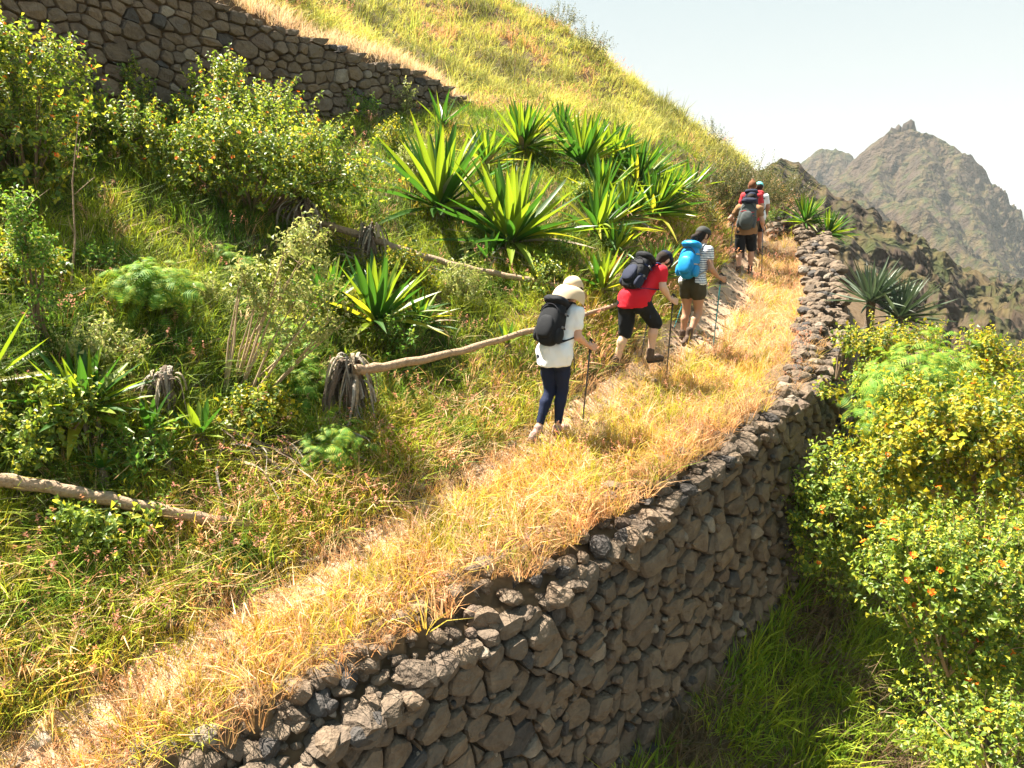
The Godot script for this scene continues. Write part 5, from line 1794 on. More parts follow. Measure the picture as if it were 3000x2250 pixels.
	# boots
	for q in 2:
		var bt := part("boot", fleshed(boots.slice(q * 3, q * 3 + 3), minf(cell, 0.012), 0.015).mesh(), look_.boots, root)
		var an: Vector3 = j["an_l"] if q == 0 else j["an_r"]
		var toe: Vector3 = j.get("toe_l" if q == 0 else "toe_r", Vector3(0, -0.05, -0.2))
		var dn := Vector3(0, -0.042, 0)
		part("sole", fleshed([[an + dn + Vector3(0, -0.03, 0.03), an + dn + toe * 0.6, 0.03, 0.033], [an + dn + toe * 0.6, an + dn * 0.7 + toe * 1.02, 0.033, 0.026]], 0.012, 0.01).mesh(), mats.pole_black, bt)
	if look_.has("socks"):
		for q in ["l", "r"]:
			var an: Vector3 = j["an_" + q]
			var kn: Vector3 = j["kn_" + q]
			part("sock", fleshed([[an, an.lerp(kn, 0.25), 0.042, 0.046]], minf(cell, 0.012), 0.01).mesh(), look_.socks, root)
	# hair
	if look_.has("hair"):
		var hb := [[head + hd * 0.035 - face * 0.03, head + hd * 0.03 + face * 0.01, 0.094, 0.088], [head - face * 0.05, head - hd * 0.06 - face * 0.045, 0.07, 0.05]]
		match look_.get("cut", "short"):
			"tail":
				hb += [[head - face * 0.1, head - face * 0.15 - hd * 0.05, 0.035, 0.045], [head - face * 0.15 - hd * 0.05, head - face * 0.13 - hd * 0.2, 0.045, 0.018]]
			"bun":
				hb += [[head + hd * 0.1 - face * 0.05, head + hd * 0.13 - face * 0.05, 0.045, 0.04]]
		part("hair", fleshed(hb, minf(cell, 0.01), 0.02, [[head + hd * 0.02 + face * 0.062, face]]).mesh(), look_.hair, root)
	if look_.has("cap"):
		var cap := Geo.new()
		cap.join(fleshed([[head + hd * 0.05 - face * 0.022, head + hd * 0.05 + face * 0.02, 0.1, 0.094]], minf(cell, 0.009), 0.02, [[head + hd * 0.045, -hd]]), Transform3D())
		var cap_part := part("cap", cap.mesh(), look_.cap, root)
		var peak := Geo.new()
		var rows := []
		for k in 5:
			var row := []
			for q in 9:
				var a := (q - 4) / 4.0
				var l := 0.08 + 0.075 * k / 4.0 * cos(a * 1.25)
				row.append(peak.add(head + hd * (0.05 - 0.01 * k * 0.5 - 0.018 * a * a) + face * (l * cos(a * 1.0)) + ear * (a * 0.085)))
			rows.append(row)
		for k in 4:
			for q in 8:
				peak.quad(rows[k][q], rows[k][q + 1], rows[k + 1][q + 1], rows[k + 1][q])
		part("peak", peak.mesh(), look_.cap, cap_part)
	return {"root": root, "head": head, "hd": hd, "face": face, "ear": ear, "up": up, "fore": fore, "side": side, "neck": neck, "hip": hip, "chest": chest, "waist": waist, "j": j}

func to_world(w: Dictionary, p: Vector3) -> Vector3:
	return w.root.transform * p

# a backpack on a walker's back
func backpack(label: String, w: Dictionary, o: Dictionary) -> void:
	var hgt: float = o.h
	var wid: float = o.w
	var dep: float = o.d
	var up: Vector3 = w.up
	var back: Vector3 = -w.fore
	var side: Vector3 = w.side
	var c: Vector3 = w.waist.lerp(w.neck, o.get("at", 0.36)) + back * (0.115 + dep * 0.5)
	var base := to_world(w, c - up * hgt * 0.5)
	var t := thing("backpack", label, "backpack", base, "backpacks worn by the hikers")
	var turn: Basis = w.root.transform.basis
	var frame := Transform3D(turn * Basis(side, up, side.cross(up)), to_world(w, c) - base)
	var bulk := bag(Vector3(wid, hgt, dep) * 0.5, o.get("box", 3.4), 0.22, 0.18, 0.0)
	var g := Geo.new()
	g.join(bulk, frame)
	part("main_bag", g.mesh(), o.m, t)
	g = Geo.new()
	g.join(bag(Vector3(wid * 0.46, hgt * 0.11, dep * 0.56), 3.0, 0.1, 0.1, 0.0), frame * Transform3D(Basis(), Vector3(0, hgt * 0.45, dep * 0.02)))
	part("lid", g.mesh(), o.get("lid", o.m), t)
	g = Geo.new()
	g.join(bag(Vector3(wid * 0.36, hgt * 0.24, dep * 0.2), 3.0, 0.2, 0.1, 0.0), frame * Transform3D(Basis(), Vector3(0, -hgt * 0.14, dep * 0.46)))
	part("front_pocket", g.mesh(), o.get("pocket", o.m), t)
	for s in [-1.0, 1.0]:
		g = Geo.new()
		g.join(bag(Vector3(0.035, hgt * 0.17, dep * 0.3), 3.0, 0.1, 0.1, 0.0), frame * Transform3D(Basis(), Vector3(s * wid * 0.47, -hgt * 0.26, 0.0)))
		part("side_pocket", g.mesh(), o.get("pocket", o.m), t)
		# shoulder strap over the shoulder and back under the arm
		var sh: Vector3 = w.j.sh_r if s > 0 else w.j.sh_l
		var ps := []
		var a: Vector3 = c + up * hgt * 0.32 + side * s * 0.07 - back * dep * 0.4
		var top: Vector3 = w.neck.lerp(sh, 0.5) + Vector3(0, 0.075, 0)
		var front: Vector3 = w.chest + w.fore * 0.135 + side * s * 0.1
		var under: Vector3 = w.waist + side * s * 0.165 + w.fore * 0.02 + up * 0.06
		var low: Vector3 = c - up * hgt * 0.36 + side * s * wid * 0.4 - back * dep * 0.35
		var knots := [a, top, front + up * 0.06, front - up * 0.06, under, low]
		for k in 5:
			for q in 6:
				ps.append(knots[k].cubic_interpolate(knots[k + 1], knots[maxi(k - 1, 0)], knots[mini(k + 2, 5)], q / 6.0))
		ps.append(low)
		var rb := ribbon(ps, side * 0.045, 0.014)
		g = Geo.new()
		g.join(rb, Transform3D(turn, to_world(w, Vector3.ZERO) - base))
		part("shoulder_strap", g.mesh(), o.get("strap", mats.strap), t)
	# hip belt round the waist
	var ring := []
	for k in 17:
		var a := TAU * (k / 16.0)
		ring.append(w.hip + up * 0.1 + side * 0.178 * sin(a) + w.fore * (0.145 * cos(a)))
	g = Geo.new()
	g.join(ribbon(ring, up * o.get("belt", 0.04), 0.012), Transform3D(turn, to_world(w, Vector3.ZERO) - base))
	part("hip_belt", g.mesh(), o.get("strap", mats.strap), t)
	# zip round the top, side compression straps with buckles, haul loop
	var zip := []
	for k in 15:
		var a := PI * (0.08 + 0.84 * k / 14.0)
		zip.append(Vector3(cos(a) * wid * 0.40, hgt * (0.14 + 0.2 * sin(a)), dep * (0.40 + 0.09 * sin(a))))
	g = Geo.new()
	g.join(ribbon(zip, Vector3(0, 0, 0.012), 0.008), frame)
	part("zip", g.mesh(), mats.strap_grey if o.get("bright", false) else mats.strap, t)
	for s in [-1.0, 1.0]:
		for y in [-0.08, 0.2]:
			g = Geo.new()
			g.join(ribbon([Vector3(s * wid * 0.5, hgt * y, -dep * 0.36), Vector3(s * wid * 0.54, hgt * y, 0.0), Vector3(s * wid * 0.45, hgt * (y - 0.02), dep * 0.36)], Vector3(0, 0.018, 0), 0.006), frame)
			var cs := part("side_strap", g.mesh(), o.get("strap", mats.strap), t)
			g = Geo.new()
			g.join(bag(Vector3(0.008, 0.014, 0.018), 4.0, 0, 0, 0), frame * Transform3D(Basis(), Vector3(s * wid * 0.545, hgt * y, 0.0)))
			part("buckle", g.mesh(), mats.buckle, cs)
	g = Geo.new()
	g.join(ribbon([Vector3(-0.03, hgt * 0.5, -dep * 0.4), Vector3(-0.02, hgt * 0.56, -dep * 0.42), Vector3(0.02, hgt * 0.56, -dep * 0.42), Vector3(0.03, hgt * 0.5, -dep * 0.4)], Vector3(0, 0, 0.015), 0.006), frame)
	part("haul_loop", g.mesh(), o.get("strap", mats.strap), t)
	for s in [-1.0, 1.0]:
		# loose strap end that hangs beside the hip
		var st: Vector3 = w.hip + up * 0.1 + side * s * 0.172 + w.fore * 0.05
		g = Geo.new()
		g.join(ribbon([st, st + side * s * 0.02 - Vector3(0, 0.1, 0), st + side * s * 0.025 - Vector3(0, 0.24, 0)], w.fore * 0.018, 0.004), Transform3D(turn, to_world(w, Vector3.ZERO) - base))
		part("strap_end", g.mesh(), o.get("strap", mats.strap), t)
	for k in o.get("cords", 0):
		var y: float = hgt * (-0.05 + 0.12 * k)
		g = Geo.new()
		g.join(ribbon([Vector3(-wid * 0.4, y, dep * 0.42), Vector3(-wid * 0.15, y + 0.02, dep * 0.53), Vector3(wid * 0.15, y - 0.02, dep * 0.53), Vector3(wid * 0.4, y, dep * 0.42)], Vector3(0, 0.012, 0), 0.006), frame)
		part("cord", g.mesh(), o.get("cord", mats.strap), t)

func fabric(name_: String, c: Color, sheen := 0.25, world := false) -> StandardMaterial3D:
	var m := plain(name_, c, 0.8, 0.25)
	m.rim_enabled = true
	m.rim = sheen
	m.rim_tint = 0.7
	m.uv1_triplanar = true
	m.uv1_scale = Vector3.ONE * 2.2
	return m

func build_people() -> void:
	for d in [["skin_fair", 0.5, 0.29, 0.2], ["skin_tan", 0.4, 0.215, 0.135], ["skin_pale", 0.55, 0.35, 0.26]]:
		var m := plain(d[0], srgb(d[1], d[2], d[3]), 0.5, 0.4)
		m.subsurf_scatter_enabled = true
		m.subsurf_scatter_strength = 0.12
	plain("eye", srgb(0.04, 0.03, 0.025), 0.2, 0.5)
	plain("pole_black", srgb(0.018, 0.018, 0.02), 0.6, 0.4)
	plain("pole_metal", srgb(0.5, 0.5, 0.5), 0.35, 0.5).metallic = 0.9
	plain("buckle", srgb(0.12, 0.12, 0.13), 0.4, 0.5)
	plain("pole_teal", srgb(0.03, 0.22, 0.24), 0.35, 0.5)
	plain("pole_dark", srgb(0.03, 0.03, 0.035), 0.4, 0.5)
	fabric("strap", srgb(0.015, 0.015, 0.02), 0.1)
	fabric("strap_navy", srgb(0.018, 0.028, 0.075), 0.1)
	fabric("strap_grey", srgb(0.35, 0.34, 0.32), 0.1)
	fabric("white_cotton", srgb(0.7, 0.72, 0.74), 0.2)
	fabric("navy_tights", srgb(0.012, 0.018, 0.045), 0.15)
	fabric("red_jersey", srgb(0.5, 0.015, 0.028), 0.2)
	fabric("black_cloth", srgb(0.012, 0.014, 0.018), 0.12)
	fabric("olive_cloth", srgb(0.05, 0.045, 0.03), 0.15)
	fabric("brown_cotton", srgb(0.24, 0.135, 0.065), 0.2)
	fabric("grey_cap", srgb(0.045, 0.045, 0.042), 0.2)
	fabric("navy_cap", srgb(0.012, 0.016, 0.035), 0.2)
	fabric("teal_cap", srgb(0.16, 0.55, 0.55), 0.2)
	fabric("khaki_hat", srgb(0.55, 0.42, 0.28), 0.2)
	fabric("black_pack", srgb(0.014, 0.015, 0.018), 0.2)
	fabric("navy_pack", srgb(0.02, 0.024, 0.045), 0.2)
	fabric("grey_pack", srgb(0.075, 0.085, 0.085), 0.2)
	fabric("blue_cover", srgb(0.015, 0.22, 0.52), 0.3).roughness = 0.42
	fabric("red_trim", srgb(0.5, 0.04, 0.05), 0.2)
	fabric("hair_dark", srgb(0.02, 0.014, 0.011), 0.3)
	fabric("hair_brown", srgb(0.14, 0.055, 0.025), 0.3)
	fabric("boot_brown", srgb(0.09, 0.06, 0.045), 0.1)
	fabric("shoe_pale", srgb(0.3, 0.2, 0.18), 0.1)
	fabric("grey_sock", srgb(0.25, 0.23, 0.22), 0.1)
	# navy and white hoops of the striped shirt, woven in
	var im := Image.create(8, 64, false, Image.FORMAT_RGB8)
	for y in 64:
		for x in 8:
			im.set_pixel(x, y, srgb(0.06, 0.08, 0.16) if y % 16 < 6 else srgb(0.72, 0.74, 0.76))
	var hoops := fabric("hoop_cotton", Color.WHITE, 0.2)
	hoops.albedo_texture = ImageTexture.create_from_image(im)
	hoops.uv1_scale = Vector3.ONE * 8.0

	# 1: white T-shirt, sun hat, navy tights
	var w := walker("person in a white T-shirt, navy tights and a beige sun hat, leaning on a pole", set_down(0.46, -8.06, 0.02), deg_to_rad(38), {
		"hip_l": Vector3(-0.088, 0.90, 0.0), "hip_r": Vector3(0.088, 0.90, 0.02), "neck": Vector3(0.0, 1.41, 0.24), "head": Vector3(0.0, 1.555, 0.315),
		"sh_l": Vector3(-0.165, 1.36, 0.2), "sh_r": Vector3(0.165, 1.355, 0.19), "el_l": Vector3(-0.23, 1.13, 0.3), "el_r": Vector3(0.2, 1.11, 0.14),
		"ha_l": Vector3(-0.2, 1.04, 0.5), "ha_r": Vector3(0.215, 0.985, 0.33), "tip_r": Vector3(0.2, 0.12, 0.1), "tip_l": Vector3(-0.25, 0.1, 0.45),
		"kn_l": Vector3(-0.06, 0.49, 0.0), "kn_r": Vector3(0.065, 0.51, 0.07), "an_l": Vector3(-0.045, 0.13, -0.22), "an_r": Vector3(0.05, 0.1, 0.0),
		"toe_l": Vector3(0, -0.1, -0.15), "gaze": Vector3(0, -0.45, 1)},
		{"skin": mats.skin_fair, "shirt": mats.white_cotton, "shorts": mats.navy_tights, "tights": true, "boots": mats.shoe_pale, "low": true, "hair": mats.hair_brown, "hem": 0.1, "loose": 0.018, "build": 0.97})
	sun_hat(w)
	backpack("black backpack on the person in the white T-shirt", w, {"h": 0.52, "w": 0.29, "d": 0.2, "m": mats.black_pack, "at": 0.34, "belt": 0.03})
	trekking_pole("black trekking pole held by the person in the white T-shirt", to_world(w, w.j.ha_r + Vector3(0.0, 0.0, -0.05)), Vector3(0.78, ground_y(0.78, -8.2) - 0.02, -8.2), mats.pole_dark, w.side)
	# 2: red jersey, bent forwards
	w = walker("person in a red jersey and black shorts, bent forward mid-step", set_down(1.55, -9.62, 0.0), deg_to_rad(56), {
		"hip_l": Vector3(-0.095, 0.90, -0.02), "hip_r": Vector3(0.095, 0.92, 0.03), "neck": Vector3(0.0, 1.32, 0.36), "head": Vector3(0.0, 1.4, 0.48),
		"sh_l": Vector3(-0.185, 1.29, 0.3), "sh_r": Vector3(0.185, 1.29, 0.28), "el_l": Vector3(-0.27, 1.1, 0.33), "el_r": Vector3(0.245, 1.1, 0.25),
		"ha_l": Vector3(-0.25, 1.0, 0.52), "ha_r": Vector3(0.235, 0.93, 0.4), "tip_r": Vector3(0.2, 0.1, 0.22), "tip_l": Vector3(-0.2, 0.05, 0.3),
		"kn_l": Vector3(-0.1, 0.5, -0.04), "kn_r": Vector3(0.12, 0.63, 0.27), "an_l": Vector3(-0.1, 0.1, -0.19), "an_r": Vector3(0.11, 0.21, 0.22),
		"toe_l": Vector3(0, -0.07, -0.19), "gaze": Vector3(0, -0.8, 1)},
		{"skin": mats.skin_pale, "shirt": mats.red_jersey, "shorts": mats.black_cloth, "leg": 0.98, "flare": 0.088, "boots": mats.boot_brown, "hair": mats.hair_dark, "cap": mats.navy_cap, "hem": 0.07, "build": 1.03, "sleeve": 0.5})
	backpack("black and navy backpack on the person in the red jersey", w, {"h": 0.5, "w": 0.3, "d": 0.2, "m": mats.black_pack, "pocket": mats.navy_pack, "strap": mats.strap_navy, "at": 0.34, "belt": 0.09, "cords": 3})
	trekking_pole("black trekking pole in the right hand of the person in the red jersey", to_world(w, w.j.ha_r + Vector3(0, 0, -0.05)), to_ground(2.02, -9.72), mats.pole_dark, w.side)
	trekking_pole("black trekking pole half hidden behind the legs of the person in the red jersey", to_world(w, w.j.ha_l + Vector3(0, 0, -0.05)), to_ground(1.72, -10.0), mats.pole_dark, -w.side)
	# 3: striped shirt, blue pack
	w = walker("person in a navy-striped shirt, dark olive shorts and a grey cap", set_down(2.62, -11.05, 0.0), deg_to_rad(42), {
		"hip_l": Vector3(-0.09, 0.87, 0.0), "hip_r": Vector3(0.09, 0.87, 0.0), "neck": Vector3(0.0, 1.39, 0.15), "head": Vector3(0.01, 1.54, 0.2),
		"sh_l": Vector3(-0.16, 1.345, 0.12), "sh_r": Vector3(0.16, 1.345, 0.12), "el_l": Vector3(-0.24, 1.1, 0.16), "el_r": Vector3(0.245, 1.1, 0.06),
		"ha_l": Vector3(-0.22, 1.0, 0.36), "ha_r": Vector3(0.29, 0.955, 0.24), "tip_r": Vector3(0.3, 0.1, 0.05), "tip_l": Vector3(-0.3, 0.05, 0.1),
		"kn_l": Vector3(-0.095, 0.46, 0.03), "kn_r": Vector3(0.1, 0.46, 0.03), "an_l": Vector3(-0.1, 0.09, -0.04), "an_r": Vector3(0.1, 0.16, -0.2),
		"toe_r": Vector3(0, -0.1, -0.15), "gaze": Vector3(0.35, -0.2, 1)},
		{"skin": mats.skin_tan, "shirt": mats.hoop_cotton, "shorts": mats.olive_cloth, "leg": 0.34, "flare": 0.112, "boots": mats.boot_brown, "hair": mats.hair_dark, "cut": "tail", "cap": mats.grey_cap, "hem": 0.0, "build": 0.96, "sleeve": 0.4, "cell": 0.015})
	backpack("bright blue covered backpack on the person in the striped shirt", w, {"h": 0.52, "w": 0.29, "d": 0.22, "m": mats.blue_cover, "pocket": mats.blue_cover, "lid": mats.blue_cover, "strap": mats.strap_grey, "at": 0.3, "belt": 0.03, "box": 2.8})
	trekking_pole("teal trekking pole in the right hand of the person in the striped shirt", to_world(w, w.j.ha_r + Vector3(0, 0, -0.05)), to_ground(2.98, -11.1), mats.pole_teal, w.side)
	trekking_pole("teal trekking pole on the far side of the person in the striped shirt", to_world(w, w.j.ha_l + Vector3(0, 0, -0.05)), to_ground(2.38, -11.15), mats.pole_teal, -w.side)
	# 4: brown shirt, grey pack, two poles
	w = walker("person in a brown T-shirt, black shorts and navy cap walking with two poles", set_down(4.9, -16.2, 0.0), deg_to_rad(22), {
		"hip_l": Vector3(-0.1, 0.92, 0.0), "hip_r": Vector3(0.1, 0.92, 0.02), "neck": Vector3(0.03, 1.44, 0.13), "head": Vector3(0.04, 1.575, 0.23),
		"sh_l": Vector3(-0.18, 1.39, 0.1), "sh_r": Vector3(0.225, 1.38, 0.1), "el_l": Vector3(-0.35, 1.18, 0.06), "el_r": Vector3(0.3, 1.14, 0.06),
		"ha_l": Vector3(-0.31, 1.14, 0.3), "ha_r": Vector3(0.31, 0.99, 0.27), "tip_r": Vector3(0.36, 0.05, 0.0), "tip_l": Vector3(-0.34, 0.1, 0.2),
		"kn_l": Vector3(-0.11, 0.5, 0.03), "kn_r": Vector3(0.12, 0.54, 0.15), "an_l": Vector3(-0.1, 0.1, -0.05), "an_r": Vector3(0.11, 0.14, 0.22),
		"gaze": Vector3(0, -0.5, 1)},
		{"skin": mats.skin_fair, "shirt": mats.brown_cotton, "shorts": mats.black_cloth, "leg": 0.85, "flare": 0.098, "boots": mats.boot_brown, "socks": mats.grey_sock, "hair": mats.hair_dark, "cap": mats.navy_cap, "hem": 0.06, "build": 1.06, "sleeve": 0.5, "cell": 0.018})
	backpack("large grey backpack with red trim on the person in the brown T-shirt", w, {"h": 0.62, "w": 0.34, "d": 0.22, "m": mats.grey_pack, "lid": mats.navy_pack, "pocket": mats.grey_pack, "at": 0.34, "belt": 0.05, "cords": 2, "cord": mats.red_trim})
	trekking_pole("dark trekking pole in the left hand of the person in the brown T-shirt", to_world(w, w.j.ha_l + Vector3(0, 0, -0.05)), to_ground(4.55, -16.1), mats.pole_dark, -w.side)
	trekking_pole("dark trekking pole in the right hand of the person in the brown T-shirt", to_world(w, w.j.ha_r + Vector3(0, 0, -0.05)), to_ground(5.2, -15.9), mats.pole_dark, w.side)
	# 5 and 6: ahead of the fourth, mostly hidden by him
	var stride := func(): return {
		"hip_l": Vector3(-0.09, 0.89, 0.0), "hip_r": Vector3(0.09, 0.89, 0.0), "neck": Vector3(0.0, 1.41, 0.12), "head": Vector3(0.0, 1.56, 0.18),
		"sh_l": Vector3(-0.165, 1.365, 0.1), "sh_r": Vector3(0.165, 1.365, 0.1), "el_l": Vector3(-0.24, 1.12, 0.08), "el_r": Vector3(0.24, 1.12, 0.08),
		"ha_l": Vector3(-0.2, 1.0, 0.28), "ha_r": Vector3(0.2, 1.0, 0.28), "kn_l": Vector3(-0.1, 0.48, 0.05), "kn_r": Vector3(0.1, 0.5, 0.12),
		"an_l": Vector3(-0.1, 0.1, -0.12), "an_r": Vector3(0.1, 0.1, 0.16), "gaze": Vector3(0, -0.2, 1)}
	w = walker("person with a brown hair bun, mostly hidden ahead of the hiker in brown", set_down(5.25, -17.15, 0.0), deg_to_rad(20), stride.call(),
		{"skin": mats.skin_fair, "shirt": mats.red_trim, "shorts": mats.olive_cloth, "leg": 0.5, "boots": mats.boot_brown, "hair": mats.hair_brown, "cut": "bun", "cell": 0.02})
	backpack("dark backpack on the hidden person with the hair bun", w, {"h": 0.5, "w": 0.3, "d": 0.2, "m": mats.navy_pack, "at": 0.34})
	w = walker("person in a white T-shirt and teal cap at the head of the line", set_down(5.73, -18.2, 0.0), deg_to_rad(20), stride.call(),
		{"skin": mats.skin_tan, "shirt": mats.white_cotton, "shorts": mats.black_cloth, "leg": 0.6, "boots": mats.boot_brown, "hair": mats.hair_dark, "cap": mats.teal_cap, "cell": 0.02})
	backpack("navy backpack on the person in the teal cap", w, {"h": 0.5, "w": 0.28, "d": 0.2, "m": mats.navy_pack, "lid": mats.red_trim, "at": 0.34})

func set_down(x: float, z: float, dip: float) -> Vector3:
	return Vector3(x, ground_y(x, z) + 0.015 - dip, z)

func to_ground(x: float, z: float) -> Vector3:
	return Vector3(x, ground_y(x, z) - 0.02, z)

func sun_hat(w: Dictionary) -> void:
	# crown, brim all round and a cape that hangs over the neck
	var hd: Vector3 = w.hd
	var face: Vector3 = w.face
	var ear: Vector3 = w.ear
	var c: Vector3 = w.head + hd * 0.04
	var root: Node3D = w.root
	var hat := part("sun_hat", fleshed([[c + hd * 0.03 - face * 0.02, c + hd * 0.03 + face * 0.02, 0.108, 0.1], [c + hd * 0.06, c + hd * 0.075, 0.08, 0.07]], 0.009, 0.02, [[c, -hd]]).mesh(), mats.khaki_hat, root)
	var g := Geo.new()
	var rows := []
	for k in 4:
		var row := []
		for q in 28:
			var a := TAU * q / 28.0
			var r := 0.1 + 0.022 * k * (1.0 + 0.25 * cos(a))
			row.append(g.add(c + face * r * cos(a) + ear * r * sin(a) + hd * (-0.002 - 0.014 * k - 0.01 * sin(a * 3.0) * k * 0.5)))
		rows.append(row)
	for k in 3:
		for q in 28:
			g.quad(rows[k][q], rows[k][(q + 1) % 28], rows[k + 1][(q + 1) % 28], rows[k + 1][q])
	part("brim", g.mesh(), mats.khaki_hat, hat)
	g = Geo.new()
	rows = []
	for k in 7:
		var row := []
		for q in 15:
			var a := PI * 0.5 + PI * q / 14.0
			var t := k / 6.0
			var r := 0.115 + 0.085 * sin(t * 1.8)
			row.append(g.add(c + face * r * cos(a) * 1.05 + ear * r * sin(a) * (0.9 + 0.1 * t) - hd * (0.0 + 0.17 * t * t + 0.012 * sin(a * 5.0) * t)))
		rows.append(row)
	for k in 6:
		for q in 14:
			g.quad(rows[k][q], rows[k][q + 1], rows[k + 1][q + 1], rows[k + 1][q])
	part("neck_cape", g.mesh(), mats.khaki_hat, hat)
	var band := Geo.new()
	var ring := []
	for q in 25:
		var a := TAU * q / 24.0
		ring.append(c + face * 0.112 * cos(a) + ear * 0.106 * sin(a) + hd * 0.016)
	band.join(ribbon(ring, hd * 0.018, 0.006), Transform3D())
	part("band", band.mesh(), mats.strap, hat)

# ridges of the mountains beyond: steepness of the flanks and the crest line
var ridges := {
	"main": [1.50, [Vector3(289.4, 21.9, -682.4), Vector3(294.9, 38.2, -675.9), Vector3(302.0, 47.5, -667.8), Vector3(307.9, 55.5, -661.4), Vector3(312.6, 59.1, -656.1), Vector3(322.9, 60.7, -650.3), Vector3(335.2, 57.7, -644.5), Vector3(346.3, 50.9, -635.7), Vector3(355.6, 42.7, -625.6), Vector3(358.3, 32.2, -619.1), Vector3(361.8, 23.2, -615.0), Vector3(368.4, 13.6, -608.7), Vector3(373.0, 3.4, -602.2), Vector3(377.5, -9.4, -596.2), Vector3(381.6, -14.5, -591.9), Vector3(388.8, -12.7, -587.2), Vector3(401.1, -16.6, -581.2), Vector3(418.0, -23.0, -569.4)]],
	"second": [1.30, [Vector3(289.8, 14.7, -824.4), Vector3(306.8, 37.5, -829.7), Vector3(315.1, 53.7, -833.4), Vector3(324.3, 58.5, -829.4), Vector3(338.2, 60.5, -824.7), Vector3(342.7, 54.5, -818.2), Vector3(349.1, 42.1, -810.2), Vector3(356.3, 23.4, -800.8)]],
	"knoll": [1.00, [Vector3(24.1, 3.1, -82.8), Vector3(30.5, 4.5, -95.5), Vector3(35.9, 6.0, -108.1), Vector3(39.3, 6.9, -114.5), Vector3(41.6, 6.3, -116.4), Vector3(43.7, 4.8, -118.1), Vector3(45.7, 2.8, -119.7), Vector3(48.4, 0.1, -121.1), Vector3(50.4, -2.8, -121.5), Vector3(51.8, -6.3, -120.7)]],
	"knob": [1.30, [Vector3(216.9, 12.6, -536.6), Vector3(207.5, 7.4, -494.3), Vector3(200.6, 9.9, -464.1), Vector3(201.8, 3.9, -452.5), Vector3(200.6, -4.8, -435.1), Vector3(199.8, -14.4, -417.5)]],
	"green": [0.75, [Vector3(133.6, 2.1, -339.2), Vector3(135.4, 3.6, -329.2), Vector3(136.1, -3.4, -307.1), Vector3(139.0, -11.5, -284.7), Vector3(138.0, -17.0, -265.0), Vector3(138.0, -24.6, -245.8), Vector3(135.0, -32.0, -223.5)]],
	"spur_b": [1.15, [Vector3(264.4, 6.4, -535.2), Vector3(249.0, -0.3, -482.3), Vector3(238.5, -3.4, -450.8), Vector3(236.0, -13.2, -417.7), Vector3(231.9, -21.3, -385.1), Vector3(222.8, -28.9, -352.5), Vector3(211.5, -36.0, -320.1)]],
	"spur_e": [1.10, [Vector3(122.4, -12.4, -238.3), Vector3(122.7, -15.9, -227.2), Vector3(120.6, -18.3, -216.4), Vector3(120.5, -21.8, -205.4), Vector3(118.0, -26.1, -191.0), Vector3(114.7, -30.2, -179.8), Vector3(109.3, -35.3, -166.3)]],
	"front": [0.95, [Vector3(60.5, -8.1, -126.4), Vector3(61.4, -10.9, -118.6), Vector3(61.8, -12.7, -112.0), Vector3(62.2, -13.8, -106.6), Vector3(63.1, -14.9, -102.3), Vector3(63.6, -15.9, -95.9), Vector3(61.7, -17.1, -88.4), Vector3(59.2, -19.0, -79.8)]],
	"ledge": [0.95, [Vector3(192.0, -23.4, -333.3), Vector3(194.0, -26.8, -322.2), Vector3(197.3, -28.6, -311.6), Vector3(198.9, -34.9, -294.7), Vector3(202.1, -41.4, -277.8)]],
	"right": [0.95, [Vector3(156.1, -28.1, -250.1), Vector3(152.5, -32.0, -233.8), Vector3(151.7, -33.3, -223.2), Vector3(150.3, -38.6, -206.6)]],
	"rib1": [1.35, [Vector3(304.0, 48.8, -655.8), Vector3(286.8, 28.8, -622.4), Vector3(277.7, 10.5, -587.4), Vector3(271.3, -6.1, -552.8)]],
	"rib2": [1.35, [Vector3(328.0, 54.9, -640.8), Vector3(318.9, 35.1, -608.5), Vector3(301.9, 16.9, -578.6), Vector3(298.2, 0.3, -549.1), Vector3(290.9, -20.5, -508.4)]],
	"rib3": [1.35, [Vector3(351.5, 41.2, -623.2), Vector3(334.5, 20.8, -594.9), Vector3(328.3, 3.6, -565.3), Vector3(318.3, -15.2, -530.2), Vector3(305.6, -31.1, -485.4)]],
	"rib4": [1.30, [Vector3(286.4, 30.8, -663.9), Vector3(264.9, 18.1, -620.0), Vector3(254.0, 3.6, -575.6), Vector3(243.8, -11.9, -520.7)]],
}
var pinnacles := [[Vector3(313.9, 61.5, -654.6), 5.2, 7.0], [Vector3(317.3, 63.3, -655.0), 4.2, 6.5], [Vector3(321.3, 62.9, -650.8), 4.5, 9.0], [Vector3(325.1, 64.4, -651.2), 5.5, 10.0], [Vector3(326.9, 61.4, -649.5), 3.5, 8.0]]

# ---------------------------------------------------------------- the valley and the mountains
var crag := FastNoiseLite.new()
var fold := FastNoiseLite.new()
var ridge_segs := []

